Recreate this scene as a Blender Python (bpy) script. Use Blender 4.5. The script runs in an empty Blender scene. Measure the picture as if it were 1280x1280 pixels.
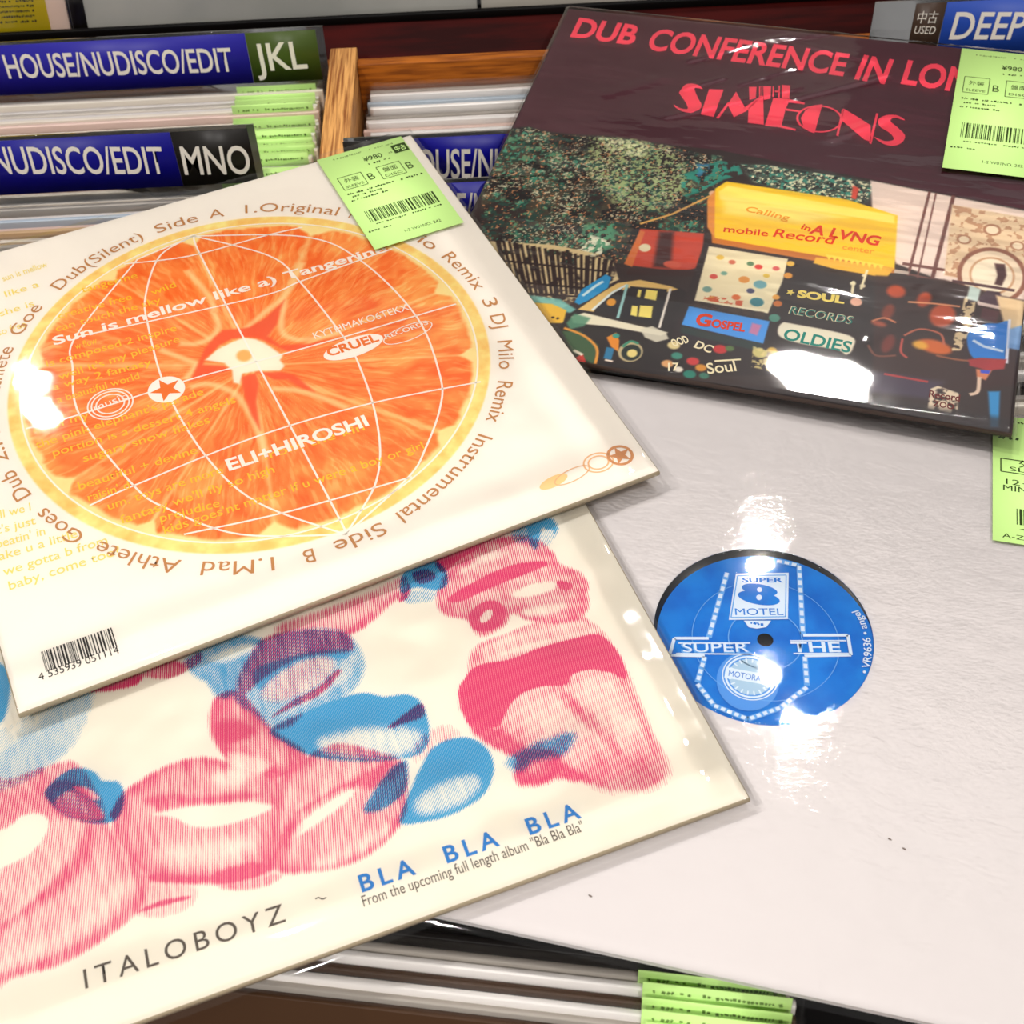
import bpy, math, random
import numpy as np
from mathutils import Matrix, Vector

scene = bpy.context.scene
col = scene.collection
random.seed(7)

# ---------------------------------------------------------------- camera
cam_d = bpy.data.cameras.new('camera')
cam = bpy.data.objects.new('camera', cam_d)
col.objects.link(cam)
cam_d.sensor_width = 36.0
cam_d.lens = 36.0 * 1641.02 / 1280.0
cam_d.clip_start = 0.01
PITCH, ROLL, CAMH = math.radians(48.7667), math.radians(-2.8772), 0.4835
fw = Vector((0, math.cos(PITCH), -math.sin(PITCH)))
rt0 = Vector((1, 0, 0)); up0 = rt0.cross(fw)
rt = math.cos(ROLL) * rt0 + math.sin(ROLL) * up0
up = -math.sin(ROLL) * rt0 + math.cos(ROLL) * up0
cm = Matrix((rt, up, -fw)).transposed().to_4x4()
cm.translation = (0, 0, CAMH)
cam.matrix_world = cm
cam_d.dof.use_dof = True
cam_d.dof.focus_distance = 0.66
cam_d.dof.aperture_fstop = 20.0
scene.camera = cam

# ---------------------------------------------------------------- light
world = bpy.data.worlds.new('shop_light'); scene.world = world
world.use_nodes = True
bg = world.node_tree.nodes['Background']
bg.inputs[0].default_value = (1.0, 0.97, 0.945, 1)
bg.inputs[1].default_value = 0.47
LAMPS = [(0.582, 1.971, 4.5), (0.562, 1.68, 2.5), (0.62, 1.53, 3.5), (-1.129, 2.452, 3.5), (-1.093, 2.33, 3.5), (0.3, 3.4, 9),  # lamps read off glints; the last is added for streaks and back light
         (1.124, 2.75, 6), (-0.45, 1.05, 7), (-0.9, -1.2, 19), (0.4, -1.5, 21), (1.5, 0.2, 9), (-1.7, 0.7, 9)]  # the near ones and those behind the camera are added as unseen fill
for lx, ly, pw in LAMPS:
    ld = bpy.data.lights.new('ceiling_and_fill_lamp', 'AREA'); ld.shape = 'DISK'; ld.size = 0.066
    ld.energy = pw; ld.color = (1.0, 0.955, 0.915)
    lo = bpy.data.objects.new('ceiling_and_fill_lamp', ld); col.objects.link(lo)
    lo.location = (lx, ly, 2.0)
    lo.rotation_euler = (Vector((0.05, 0.45, 0)) - lo.location).to_track_quat('-Z', 'Y').to_euler()
scene.view_settings.view_transform = 'Standard'
scene.view_settings.look = 'None'
scene.view_settings.gamma = 1.0
scene.view_settings.use_curve_mapping = False
scene.view_settings.exposure = 0.0

# ---------------------------------------------------------------- helpers
def lin(c):
    c = np.asarray(c, float) / 255.0
    return np.where(c <= 0.04045, c / 12.92, ((c + 0.055) / 1.055) ** 2.4)

_m = {}
def mat(name, rgb, rough=0.5, spec=0.3, metal=0.0):
    if name in _m: return _m[name]
    m = bpy.data.materials.new(name); m.use_nodes = True
    b = m.node_tree.nodes['Principled BSDF']
    r, g, bl = lin(rgb)
    b.inputs['Base Color'].default_value = (r, g, bl, 1)
    b.inputs['Roughness'].default_value = rough
    b.inputs['Specular IOR Level'].default_value = spec
    b.inputs['Metallic'].default_value = metal
    _m[name] = m
    return m

def nodes(m): return m.node_tree.nodes, m.node_tree.links

def grain(m, rgb2, scale, amount=1.0, stretch=(1, 1, 1), bump=0.0, detail=4):
    """streaky second colour over a plain material"""
    N, L = nodes(m); b = N['Principled BSDF']
    tc = N.new('ShaderNodeTexCoord'); mp = N.new('ShaderNodeMapping'); mp.inputs['Scale'].default_value = stretch
    nz = N.new('ShaderNodeTexNoise'); nz.inputs['Scale'].default_value = scale; nz.inputs['Detail'].default_value = detail
    cr = N.new('ShaderNodeValToRGB'); cr.color_ramp.elements[0].position = 0.38; cr.color_ramp.elements[1].position = 0.62
    base = tuple(b.inputs['Base Color'].default_value)
    r, g, bl = lin(rgb2)
    cr.color_ramp.elements[0].color = base; cr.color_ramp.elements[1].color = (r, g, bl, 1)
    L.new(tc.outputs['Object'], mp.inputs[0]); L.new(mp.outputs[0], nz.inputs['Vector'])
    L.new(nz.outputs[0], cr.inputs[0]); L.new(cr.outputs[0], b.inputs['Base Color'])
    if bump:
        bp = N.new('ShaderNodeBump'); bp.inputs['Strength'].default_value = bump; bp.inputs['Distance'].default_value = 0.001
        L.new(nz.outputs[0], bp.inputs['Height']); L.new(bp.outputs[0], b.inputs['Normal'])
    return m

def film(name, rough=0.05, gain=1.0, bumps=(), tint=(1, 1, 1), rot=0.0):
    """clear plastic film: lets light through, mirrors by Fresnel; bumps = (scale, stretch, strength, distance)"""
    m = bpy.data.materials.new(name); m.use_nodes = True
    N, L = nodes(m); N.clear()
    out = N.new('ShaderNodeOutputMaterial'); mix = N.new('ShaderNodeMixShader')
    tr = N.new('ShaderNodeBsdfTransparent'); tr.inputs[0].default_value = (*tint, 1)
    gl = N.new('ShaderNodeBsdfGlossy'); gl.inputs['Roughness'].default_value = rough
    fr = N.new('ShaderNodeFresnel'); fr.inputs[0].default_value = 1.45
    mu = N.new('ShaderNodeMath'); mu.operation = 'MULTIPLY'; mu.inputs[1].default_value = gain
    L.new(fr.outputs[0], mu.inputs[0]); L.new(mu.outputs[0], mix.inputs[0])
    L.new(tr.outputs[0], mix.inputs[1]); L.new(gl.outputs[0], mix.inputs[2]); L.new(mix.outputs[0], out.inputs[0])
    tc = N.new('ShaderNodeTexCoord'); prev = None
    for sc, st, stren, dist in bumps:
        mp = N.new('ShaderNodeMapping'); mp.inputs['Scale'].default_value = st; mp.inputs['Rotation'].default_value = (0, 0, rot)
        nz = N.new('ShaderNodeTexNoise'); nz.inputs['Scale'].default_value = sc; nz.inputs['Detail'].default_value = 3
        bp = N.new('ShaderNodeBump'); bp.inputs['Strength'].default_value = stren; bp.inputs['Distance'].default_value = dist
        L.new(tc.outputs['Object'], mp.inputs[0]); L.new(mp.outputs[0], nz.inputs['Vector']); L.new(nz.outputs[0], bp.inputs['Height'])
        if prev: L.new(prev.outputs[0], bp.inputs['Normal'])
        prev = bp
    if prev:
        L.new(prev.outputs[0], gl.inputs['Normal']); L.new(prev.outputs[0], fr.inputs['Normal'])
    return m

class MB:
    """collects shapes and links them as ONE mesh object"""
    def __init__(s): s.v = []; s.n = 0; s.f = []; s.fm = []; s.mats = []; s.cols = []; s.has = False
    def mi(s, m):
        if m not in s.mats: s.mats.append(m)
        return s.mats.index(m)
    def add(s, verts, faces, m, cols=None):
        verts = np.asarray(verts, float).reshape(-1, 3); k = s.mi(m)
        s.v.append(verts)
        if cols is None: s.cols.append(np.ones((len(verts), 4)))
        else: s.cols.append(cols); s.has = True
        if isinstance(faces, np.ndarray):
            s.f.append(faces + s.n); s.fm.append(np.full(len(faces), k))
        else:
            by = {}
            for fa in faces: by.setdefault(len(fa), []).append(fa)
            for fs in by.values():
                a = np.asarray(fs); s.f.append(a + s.n); s.fm.append(np.full(len(a), k))
        s.n += len(verts)
    def box(s, x0, x1, y0, y1, z0, z1, m, xf=None):
        v = [(x, y, z) for z in (z0, z1) for y in (y0, y1) for x in (x0, x1)]
        if xf: v = [xf(*p) for p in v]
        s.add(v, [(0, 2, 3, 1), (4, 5, 7, 6), (0, 1, 5, 4), (2, 6, 7, 3), (0, 4, 6, 2), (1, 3, 7, 5)], m)
    def build(s, name, parent=None, bevel=0.0, smooth=False):
        me = bpy.data.meshes.new(name)
        V = np.concatenate(s.v); me.vertices.add(len(V)); me.vertices.foreach_set('co', V.ravel())
        li = np.concatenate([a.ravel() for a in s.f]); lt = np.concatenate([np.full(len(a), a.shape[1]) for a in s.f])
        ls = np.concatenate([[0], np.cumsum(lt)[:-1]])
        me.loops.add(len(li)); me.loops.foreach_set('vertex_index', li.astype(np.int32))
        me.polygons.add(len(lt)); me.polygons.foreach_set('loop_start', ls.astype(np.int32))
        me.polygons.foreach_set('loop_total', lt.astype(np.int32))
        me.polygons.foreach_set('material_index', np.concatenate(s.fm).astype(np.int32))
        if smooth: me.polygons.foreach_set('use_smooth', np.ones(len(lt), bool))
        for m in s.mats: me.materials.append(m)
        me.update(calc_edges=True); me.validate()
        if s.has:
            at = me.color_attributes.new('print', 'FLOAT_COLOR', 'POINT')
            at.data.foreach_set('color', np.concatenate(s.cols).astype(np.float32).ravel())
        o = bpy.data.objects.new(name, me); col.objects.link(o)
        if parent: o.parent = parent
        if bevel:
            b = o.modifiers.new('bevel', 'BEVEL'); b.width = bevel; b.segments = 2; b.limit_method = 'ANGLE'
        return o

def tag(o, label=None, cat=None, group=None, kind=None):
    if label: o['label'] = label
    if cat: o['category'] = cat
    if group: o['group'] = group
    if kind: o['kind'] = kind
    return o

def empty(name, M, label, cat, group=None):
    o = bpy.data.objects.new(name, None); o.empty_display_size = 0.05; col.objects.link(o)
    o.matrix_world = M
    return tag(o, label, cat, group)

def frame(o, e1, e2):
    e1 = Vector(e1).normalized(); e2 = Vector(e2); e2 = (e2 - e2.dot(e1) * e1).normalized(); e3 = e1.cross(e2)
    M = Matrix((e1, e2, e3)).transposed().to_4x4(); M.translation = o
    return M

def copy_tree(o, parent=None):
    c = o.copy(); col.objects.link(c)
    if parent: c.parent = parent
    for ch in [k for k in bpy.data.objects if k.parent == o]: copy_tree(ch, c)
    return c

# ---- lettering: each glyph is a filled outline, laid out by hand
_g = {}
def glyph(ch, bold=0.0):
    k = (ch, bold)
    if k in _g: return _g[k]
    def ev(s):
        cu = bpy.data.curves.new('t', 'FONT'); cu.body = s; cu.size = 1; cu.offset = bold; cu.resolution_u = 4
        ob = bpy.data.objects.new('t', cu); col.objects.link(ob)
        bpy.context.view_layer.update()
        me = bpy.data.meshes.new_from_object(ob.evaluated_get(bpy.context.evaluated_depsgraph_get()))
        v = np.array([p.co[:2] for p in me.vertices]).reshape(-1, 2); f = [tuple(p.vertices) for p in me.polygons]
        bpy.data.objects.remove(ob); bpy.data.curves.remove(cu); bpy.data.meshes.remove(me)
        return v, f
    w = lambda v: v[:, 0].max() - v[:, 0].min()
    if ch == ' ':
        r = (np.zeros((0, 2)), [], 0.28)
    else:
        v, f = ev(ch)
        v2, _ = ev(ch + ch)
        r = (v, f, w(v2) - w(v)) if len(v) else (v, f, 0.3)
    _g[k] = r
    return r
CAP = 0.73
def text_flat(s, p0, p1, cap, bold=0.0, mode='fit', shear=0.0):
    """baseline p0->p1 (mm); fit stretches the letters to the span, track keeps their shape and spreads them, free ignores p1's distance"""
    p0 = np.array(p0, float); p1 = np.array(p1, float); d = p1 - p0; Lg = np.hypot(*d); d = d / Lg; n = np.array([-d[1], d[0]])
    gs = [glyph(c, bold) for c in s]; k = cap / (CAP if True else 1)
    adv = [g[2] for g in gs]; tot = sum(adv)
    sx, tr = k, 0.0
    if mode == 'fit': sx = Lg / max(tot, 1e-6)
    elif mode == 'track': tr = (Lg - tot * k) / max(len(s) - 1, 1)
    out = []; x = 0.0
    for g in gs:
        if len(g[0]):
            a = x + g[0][:, 0:1] * sx + shear * k * g[0][:, 1:2]
            out.append((p0 + a * d + g[0][:, 1:2] * k * n, g[1]))
        x += g[2] * sx + tr
    return out
def text_arc(s, c, r, a0, cap, bold=0.0, a1=None, inward=False):
    """letters round a circle, clockwise from angle a0 (deg) with feet inward; inward=True runs anticlockwise with feet outward"""
    gs = [glyph(ch, bold) for ch in s]; k = cap / CAP; tot = sum(g[2] for g in gs) * k
    sg = 1 if inward else -1
    sx = 1.0 if a1 is None else abs(math.radians(a1 - a0)) * r / tot
    out = []; x = 0.0
    for g in gs:
        mid = x + g[2] * k * sx / 2
        th = math.radians(a0) + sg * mid / r
        er = np.array([math.cos(th), math.sin(th)]); et = np.array([-er[1], er[0]]) * sg
        upv = -er if inward else er
        if len(g[0]):
            q = np.array(c) + er * r + (g[0][:, 0:1] - g[2] / 2) * k * sx * et + g[0][:, 1:2] * k * upv
            out.append((q, g[1]))
        x += g[2] * k * sx
    return out
def put(mb, shapes, m, z=0.12, T=None):
    for v, f in shapes:
        p = np.c_[v / 1000.0, np.full(len(v), z / 1000.0)]
        if T is not None: p = np.array([T @ Vector(q) for q in p])
        mb.add(p, f, m)
def spline(pts, closed=False, n=6):
    P = np.array(pts, float); out = []
    N = len(P); R = range(N if closed else N - 1)
    for i in R:
        a, b, c, d = (P[(i - 1) % N], P[i], P[(i + 1) % N], P[(i + 2) % N]) if closed else (P[max(i - 1, 0)], P[i], P[i + 1], P[min(i + 2, N - 1)])
        for t in np.arange(n) / n:
            out.append(0.5 * ((2 * b) + (c - a) * t + (2 * a - 5 * b + 4 * c - d) * t * t + (3 * b - a - 3 * c + d) * t ** 3))
    if not closed: out.append(P[-1])
    return np.array(out)
def ribbon(pts, w, closed=False, dash=None):
    P = np.array(pts, float)
    if closed: P = np.vstack([P, P[:1]])
    t = np.gradient(P, axis=0); t /= np.maximum(np.hypot(t[:, 0], t[:, 1]), 1e-9)[:, None]
    n = np.c_[-t[:, 1], t[:, 0]] * w / 2
    V = np.vstack([P + n, P - n]); k = len(P)
    return [(V, [(i, i + 1, k + i + 1, k + i) for i in range(k - 1)])]
def seg(a, b, w):
    a = np.array(a, float); b = np.array(b, float); d = (b - a) / np.hypot(*(b - a)); n = np.array([-d[1], d[0]]) * w / 2
    return [(np.array([a + n, a - n, b - n, b + n]), [(0, 1, 2, 3)])]
def segs(pts, w, closed=False):
    o = []; P = list(pts) + ([pts[0]] if closed else [])
    for a, b in zip(P, P[1:]): o += seg(a, b, w)
    return o
def dashes(a, b, w, n, fill=0.62):
    a = np.array(a, float); b = np.array(b, float); o = []
    for i in range(n): o += seg(a + (b - a) * i / n, a + (b - a) * (i + fill) / n, w)
    return o
def ell(c, rx, ry, rot=0.0, n=40):
    t = np.linspace(0, 2 * np.pi, n, endpoint=False); r = math.radians(rot)
    x, y = rx * np.cos(t), ry * np.sin(t)
    return np.c_[c[0] + x * math.cos(r) - y * math.sin(r), c[1] + x * math.sin(r) + y * math.cos(r)]
def fill(pts): return [(np.array(pts, float), [tuple(range(len(pts)))])]
def star(c, r, r2, rot):
    t = np.radians(rot + np.arange(10) * 36); rr = np.where(np.arange(10) % 2 == 0, r, r2)
    P = np.c_[c[0] + rr * np.cos(t), c[1] + rr * np.sin(t)]
    V = np.vstack([P, [c]]); return [(V, [(i, (i + 1) % 10, 10) for i in range(10)])]
def barcode(p0, p1, h, seed, n=30):
    rnd = random.Random(seed); p0 = np.array(p0, float); p1 = np.array(p1, float); d = p1 - p0; nn = np.array([-d[1], d[0]]) / np.hypot(*d) * h
    ws = [rnd.choice((1, 1, 2, 3)) for _ in range(n * 2)]; tot = sum(ws); x = 0; o = []
    for i, w in enumerate(ws):
        if i % 2 == 0:
            a = p0 + d * x / tot; b = p0 + d * (x + w) / tot
            o.append((np.array([a, b, b + nn, a + nn]), [(0, 1, 2, 3)]))
        x += w
    return o

# ---- printed pictures: ink laid down on a fine grid of the cover itself
_tab = np.random.RandomState(3).rand(256, 256)
def vnoise(x, y, seed=0):
    xi = np.floor(x).astype(int); yi = np.floor(y).astype(int); fx = x - xi; fy = y - yi
    fx = fx * fx * (3 - 2 * fx); fy = fy * fy * (3 - 2 * fy); s = seed * 37
    g = lambda i, j: _tab[(i + s) & 255, (j + s * 3) & 255]
    return (g(xi, yi) * (1 - fx) + g(xi + 1, yi) * fx) * (1 - fy) + (g(xi, yi + 1) * (1 - fx) + g(xi + 1, yi + 1) * fx) * fy
def fbm(x, y, seed=0, o=3):
    r = 0; a = 0.5; t = 0
    for i in range(o): r = r + a * vnoise(x * 2 ** i, y * 2 ** i, seed + i); t += a; a *= 0.5
    return r / t
def sstep(a, b, x):
    t = np.clip((x - a) / (b - a), 0, 1); return t * t * (3 - 2 * t)
class Art:
    def __init__(s, w, h, n, base, chans=3):
        s.w, s.h = w, h; s.nx = n; s.ny = int(n * h / w)
        s.X, s.Y = np.meshgrid(np.linspace(0, w, s.nx), np.linspace(0, h, s.ny))
        s.A = np.zeros((s.ny, s.nx, chans)); s.A[:] = base
    def cov(s, pts, feather):
        P = np.asarray(pts, float); m = feather + 1
        x0, y0 = P.min(0) - m; x1, y1 = P.max(0) + m
        i0, i1 = np.searchsorted(s.X[0], [x0, x1]); j0, j1 = np.searchsorted(s.Y[:, 0], [y0, y1])
        if i1 <= i0 or j1 <= j0: return None
        sl = (slice(j0, j1), slice(i0, i1)); X, Y = s.X[sl], s.Y[sl]
        d = np.full(X.shape, 1e9); ins = np.zeros(X.shape, bool)
        for a, b in zip(P, np.roll(P, -1, 0)):
            e = b - a; wx, wy = X - a[0], Y - a[1]
            t = np.clip((wx * e[0] + wy * e[1]) / max(e @ e, 1e-9), 0, 1)
            d = np.minimum(d, (wx - e[0] * t) ** 2 + (wy - e[1] * t) ** 2)
            c = (a[1] > Y) != (b[1] > Y)
            if abs(e[1]) > 1e-9: ins ^= c & (X < a[0] + e[0] * (Y - a[1]) / e[1])
        d = np.sqrt(d) * np.where(ins, 1, -1)
        return sl, sstep(-feather, feather, d), X, Y, d
    def poly(s, pts, c, alpha=1.0, feather=0.45, sm=False, ch=None, tex=None):
        """ink an outline; ch = one channel; tex(X, Y, d) gives a 0..1 mask"""
        r = s.cov(spline(pts, True, 5) if sm else pts, feather)
        if r is None: return
        sl, m, X, Y, d = r; m = m * alpha
        if tex is not None: m = m * tex(X, Y, d)
        if ch is None: s.A[sl] = s.A[sl] * (1 - m[..., None]) + np.asarray(c, float) * m[..., None]
        else: s.A[sl][..., ch] = s.A[sl][..., ch] * (1 - m) + c * m
    def line(s, pts, w, c, alpha=1.0, sm=False, feather=0.4, ch=None):
        P = spline(pts, False, 5) if sm else np.array(pts, float)
        t = np.gradient(P, axis=0); t /= np.maximum(np.hypot(t[:, 0], t[:, 1]), 1e-9)[:, None]; n = np.c_[-t[:, 1], t[:, 0]] * w / 2
        s.poly(np.vstack([P + n, (P - n)[::-1]]), c, alpha, feather, ch=ch)

TH = 0.0028     # thickness of a cardboard cover
def cover_mesh(mb, art, m, edge_m, th=TH):
    """top face carries the print; edges and back are card"""
    ny, nx = art.ny, art.nx
    V = np.c_[art.X.ravel() / 1000, art.Y.ravel() / 1000, np.zeros(nx * ny)]
    idx = np.arange(nx * ny).reshape(ny, nx)
    F = np.stack([idx[:-1, :-1], idx[:-1, 1:], idx[1:, 1:], idx[1:, :-1]], -1).reshape(-1, 4)
    A = art.A.reshape(-1, art.A.shape[2])
    if A.shape[1] == 3: A = lin(np.clip(A, 0, 255))
    c = np.ones((len(A), 4)); c[:, :A.shape[1]] = A
    if A.shape[1] == 2: c[:, 2] = 0
    mb.add(V, F, m, c)
    w, h = art.w / 1000, art.h / 1000; r = 0.0006
    ring = [(0, 0, 0), (w, 0, 0), (w, h, 0), (0, h, 0), (-r, -r, -r), (w + r, -r, -r), (w + r, h + r, -r), (-r, h + r, -r),
            (-r, -r, -th), (w + r, -r, -th), (w + r, h + r, -th), (-r, h + r, -th)]
    fs = []
    for b in (0, 4):
        for i in range(4): j = (i + 1) % 4; fs.append((b + i, b + 4 + i, b + 4 + j, b + j))
    fs = [f[::-1] if False else f for f in fs] + [(11, 10, 9, 8)]
    mb.add(ring, fs, edge_m)
def print_mat(name, rough=0.45):
    m = mat(name, (255, 255, 255), rough, 0.35); N, L = nodes(m)
    a = N.new('ShaderNodeAttribute'); a.attribute_name = 'print'
    L.new(a.outputs['Color'], N['Principled BSDF'].inputs['Base Color'])
    return m
def plastic(parent, m, w, h, ml, mr, mbt, mt, lift, th, seed, sag=0.0004, n=90, name='plastic_sleeve', hump=0.0, zfun=None, alt=None):
    """clear outer sleeve: domed top film over the cover, welded rim running down past its edges (metres)"""
    mb = MB(); xs = np.linspace(-ml, w + mr, n); ys = np.linspace(-mbt, h + mt, n); X, Y = np.meshgrid(xs, ys)
    ex = np.minimum(np.minimum(X + ml, w + mr - X) / 0.004, np.minimum(Y + mbt, h + mt - Y) / 0.004)
    k = sstep(0, 1, ex)
    Z = -th * 0.6 * (1 - k) + k * lift + sag * k * (fbm(X * 30, Y * 30, seed) - 0.4) * 2
    if hump: Z = Z + hump * k * (np.exp(-((w - X - .016) / .009) ** 2) + .7 * np.exp(-((Y - .014) / .010) ** 2))
    if zfun: Z = Z + k * zfun(X, Y)
    idx = np.arange(n * n).reshape(n, n)
    F = np.stack([idx[:-1, :-1], idx[:-1, 1:], idx[1:, 1:], idx[1:, :-1]], -1).reshape(-1, 4)
    P_ = np.c_[X.ravel(), Y.ravel(), Z.ravel()]
    if alt:      # a smoother patch of the same film
        c = P_[F].mean(1); q = alt[1](c[:, 0], c[:, 1]); mb.add(P_, F[~q], m); mb.f.append(F[q]); mb.fm.append(np.full(int(q.sum()), mb.mi(alt[0])))
    else: mb.add(P_, F, m)
    return mb.build(name, parent, smooth=True)

# ---------------------------------------------------------------- materials
card_white = mat('card_white', (246, 240, 230), 0.5, 0.3)
card_cream = mat('card_cream', (236, 222, 196), 0.5, 0.3)
card_edge = mat('card_edge', (176, 160, 132), 0.6, 0.2)
dark_edge = mat('card_edge_dark', (70, 52, 44), 0.6, 0.2)
green_paper = mat('green_sticker_paper', (204, 246, 146), 0.5, 0.3)
ink_green = mat('sticker_ink', (46, 62, 26), 0.6, 0.1)
ink_grey = mat('sticker_ink_pale', (120, 146, 84), 0.6, 0.1)
white_ink = mat('white_ink', (255, 250, 238), 0.45, 0.3)
film_plain = film('clear_plastic', 0.035, 1.0, ((7, (1, 1, 1), 0.35, 0.003),))
film_ripple = film('clear_plastic_rippled', 0.02, 1.0, ((330, (1, 2.2, 1), 0.36, 0.00014), (60, (1, 1.4, 1), 0.4, 0.0003)))
film_crease = film('clear_plastic_creased', 0.06, 1.15, ((6, (1, 4, 1), 0.5, 0.004), (26, (1, 3, 1), 0.35, 0.0009)), rot=-0.35)

def tick_text(x0, x1, y, h, seed):
    r = random.Random(seed); o = []; x = x0
    while x < x1:
        w = r.uniform(0.5, 1.5); 
        if r.random() < 0.82: o += seg((x, y + h * r.uniform(.3, .7)), (x + w, y + h * r.uniform(.3, .7)), h * r.uniform(.45, .9))
        x += w + r.uniform(.3, .8)
    return o
def sticker(parent, x, y, w, h, z, kind):
    """pale green price sticker with its print, millimetres on the cover"""
    mb = MB(); mb.box(x / 1e3, (x + w) / 1e3, y / 1e3, (y + h) / 1e3, (z - 0.15) / 1e3, z / 1e3, green_paper)
    zz = z + 0.08; f = lambda a, b: (x + a * w, y + b * h)
    P = lambda s, m=ink_green: put(mb, s, m, zz)
    T_ = lambda s, a, b, c, cap, bold=0, m=ink_green: P(text_flat(s, f(a, b), f(c, b), cap, bold), m)
    if kind == 'price':
        P(tick_text(*[f(.14, 0)[0], f(.86, 0)[0]], f(0, .945)[1], 1.6, 1), ink_grey)
        T_('¥980', .46, .845, .68, 4.6, .01)
        P(tick_text(f(.7, 0)[0], f(.8, 0)[0], f(0, .855)[1], 1.6, 2), ink_grey)
        P(tick_text(f(.48, 0)[0], f(.78, 0)[0], f(0, .80)[1], 1.8, 3))
        P(fill([f(.82, .84), f(.99, .84), f(.99, .93), f(.82, .93)])); put(mb, text_flat('中古', f(.84, .86), f(.97, .86), 4.2), green_paper, zz + .06)
        for a, t in ((.08, '外装'), (.53, '盤面')):
            P(segs([f(a, .62), f(a + .27, .62), f(a + .27, .755), f(a, .755)], .45, True))
            T_(t, a + .05, .69, a + .22, 3.6); T_('SLEEVE' if a < .3 else 'DISC', a + .03, .635, a + .24, 2.4)
            T_('B', a + .30, .65, a + .385, 7.0)
        for k, yy in enumerate((.56, .525, .49)): P(tick_text(f(.08, 0)[0], f(.95 if k == 0 else .5, 0)[0], f(0, yy)[1], 1.9, 5 + k))
        P(barcode(f(.13, .25), f(.93, .25), h * .12, 4, 34)); P(tick_text(f(.17, 0)[0], f(.9, 0)[0], f(0, .215)[1], 1.6, 9))
        P(tick_text(f(.05, 0)[0], f(.3, 0)[0], f(0, .16)[1], 1.8, 10)); T_('1-2 W01NO. 242', .38, .07, .80, 2.6)
    else:
        P(tick_text(f(.05, 0)[0], f(.4, 0)[0], f(0, .945)[1], 1.8, 21)); T_('PORTA', .42, .94, .8, 3.6, .01)
        P(tick_text(f(.05, 0)[0], f(.3, 0)[0], f(0, .80)[1], 2.2, 22)); T_('SUPER 8', .42, .795, .95, 4.4, .01)
        P(segs([f(.07, .535), f(.68, .535), f(.68, .64), f(.07, .64)], .6, True)); T_('外装', .22, .59, .52, 4.2); T_('SLEEVE', .14, .55, .60, 3.0)
        T_('12インチ', .08, .44, .72, 3.8); T_('MINIMAL', .08, .39, .58, 3.8)
        P(barcode(f(.2, .14), f(1.0, .14), h * .12, 8, 26)); T_('4 6 2 0', .22, .095, .8, 2.6); T_('A-Z 1/W01NO. 12', .08, .03, .96, 3.0)
    return tag(mb.build('price_sticker', parent), 'pale green price sticker with black print')

# ================================================================ record with a tangerine slice
TF = frame((-0.21421, 0.31224, 0.01309), (0.28702, 0.12485, -0.00307), (-0.12485, 0.28702, 0.01092))
tan = empty('record', TF, 'white record sleeve printed with a big orange tangerine slice, green price sticker at its corner', 'record')
art = Art(313, 313, 640, (252, 244, 231))
CX, CY = 157.3, 159.0
dx, dy = art.X - CX, art.Y - CY
R = np.hypot(dx, dy); A = np.arctan2(dy, dx)
rind = sstep(126.5, 125.2, R)
rcol = np.array((253, 221, 130.)) + (fbm(art.X / 6, art.Y / 6, 2)[..., None] - .5) * np.array((10, 60, 70))
art.A = art.A * (1 - rind[..., None]) + rcol * rind[..., None]
pith = sstep(121, 118.5, R)[..., None]
art.A = art.A * (1 - pith * .75) + np.array((255, 236, 168.)) * pith * .75
# segments
nseg = 10; off = 0.22
ph = ((A - off) / (2 * np.pi) * nseg + 0.22 * np.sin(A * 3 + 1)) % 1.0
edge = np.minimum(ph, 1 - ph) * 2 * np.pi / nseg * R
warp = fbm(art.X / 9, art.Y / 9, 5) * 6 - 3
body = (1 - .62 * (1 - sstep(-.3, 2.4, edge + warp * .35))) * sstep(118.0, 115.0, R + warp * .7 + 2.2 * np.clip(1 - edge / 8, 0, 1) * 3)
pulp = fbm(A * 26 + fbm(art.X / 12, art.Y / 12, 8) * 3, R / 11, 11, 3)
streak = sstep(.52, .74, fbm(A * 70 + vnoise(art.X / 14, art.Y / 14, 4) * 5, R / 9, 15, 2))
oc = np.array((252, 134, 52.)) + (pulp[..., None] - .5) * np.array((10, 70, 64)) + streak[..., None] * np.array((3, 46, 50)) * .6
art.A = art.A * (1 - body[..., None]) + oc * body[..., None]
art.A += (sstep(.5, .75, fbm(art.X / 22, art.Y / 22, 21)) * body)[..., None] * np.array((4, 30, 26))
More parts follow.
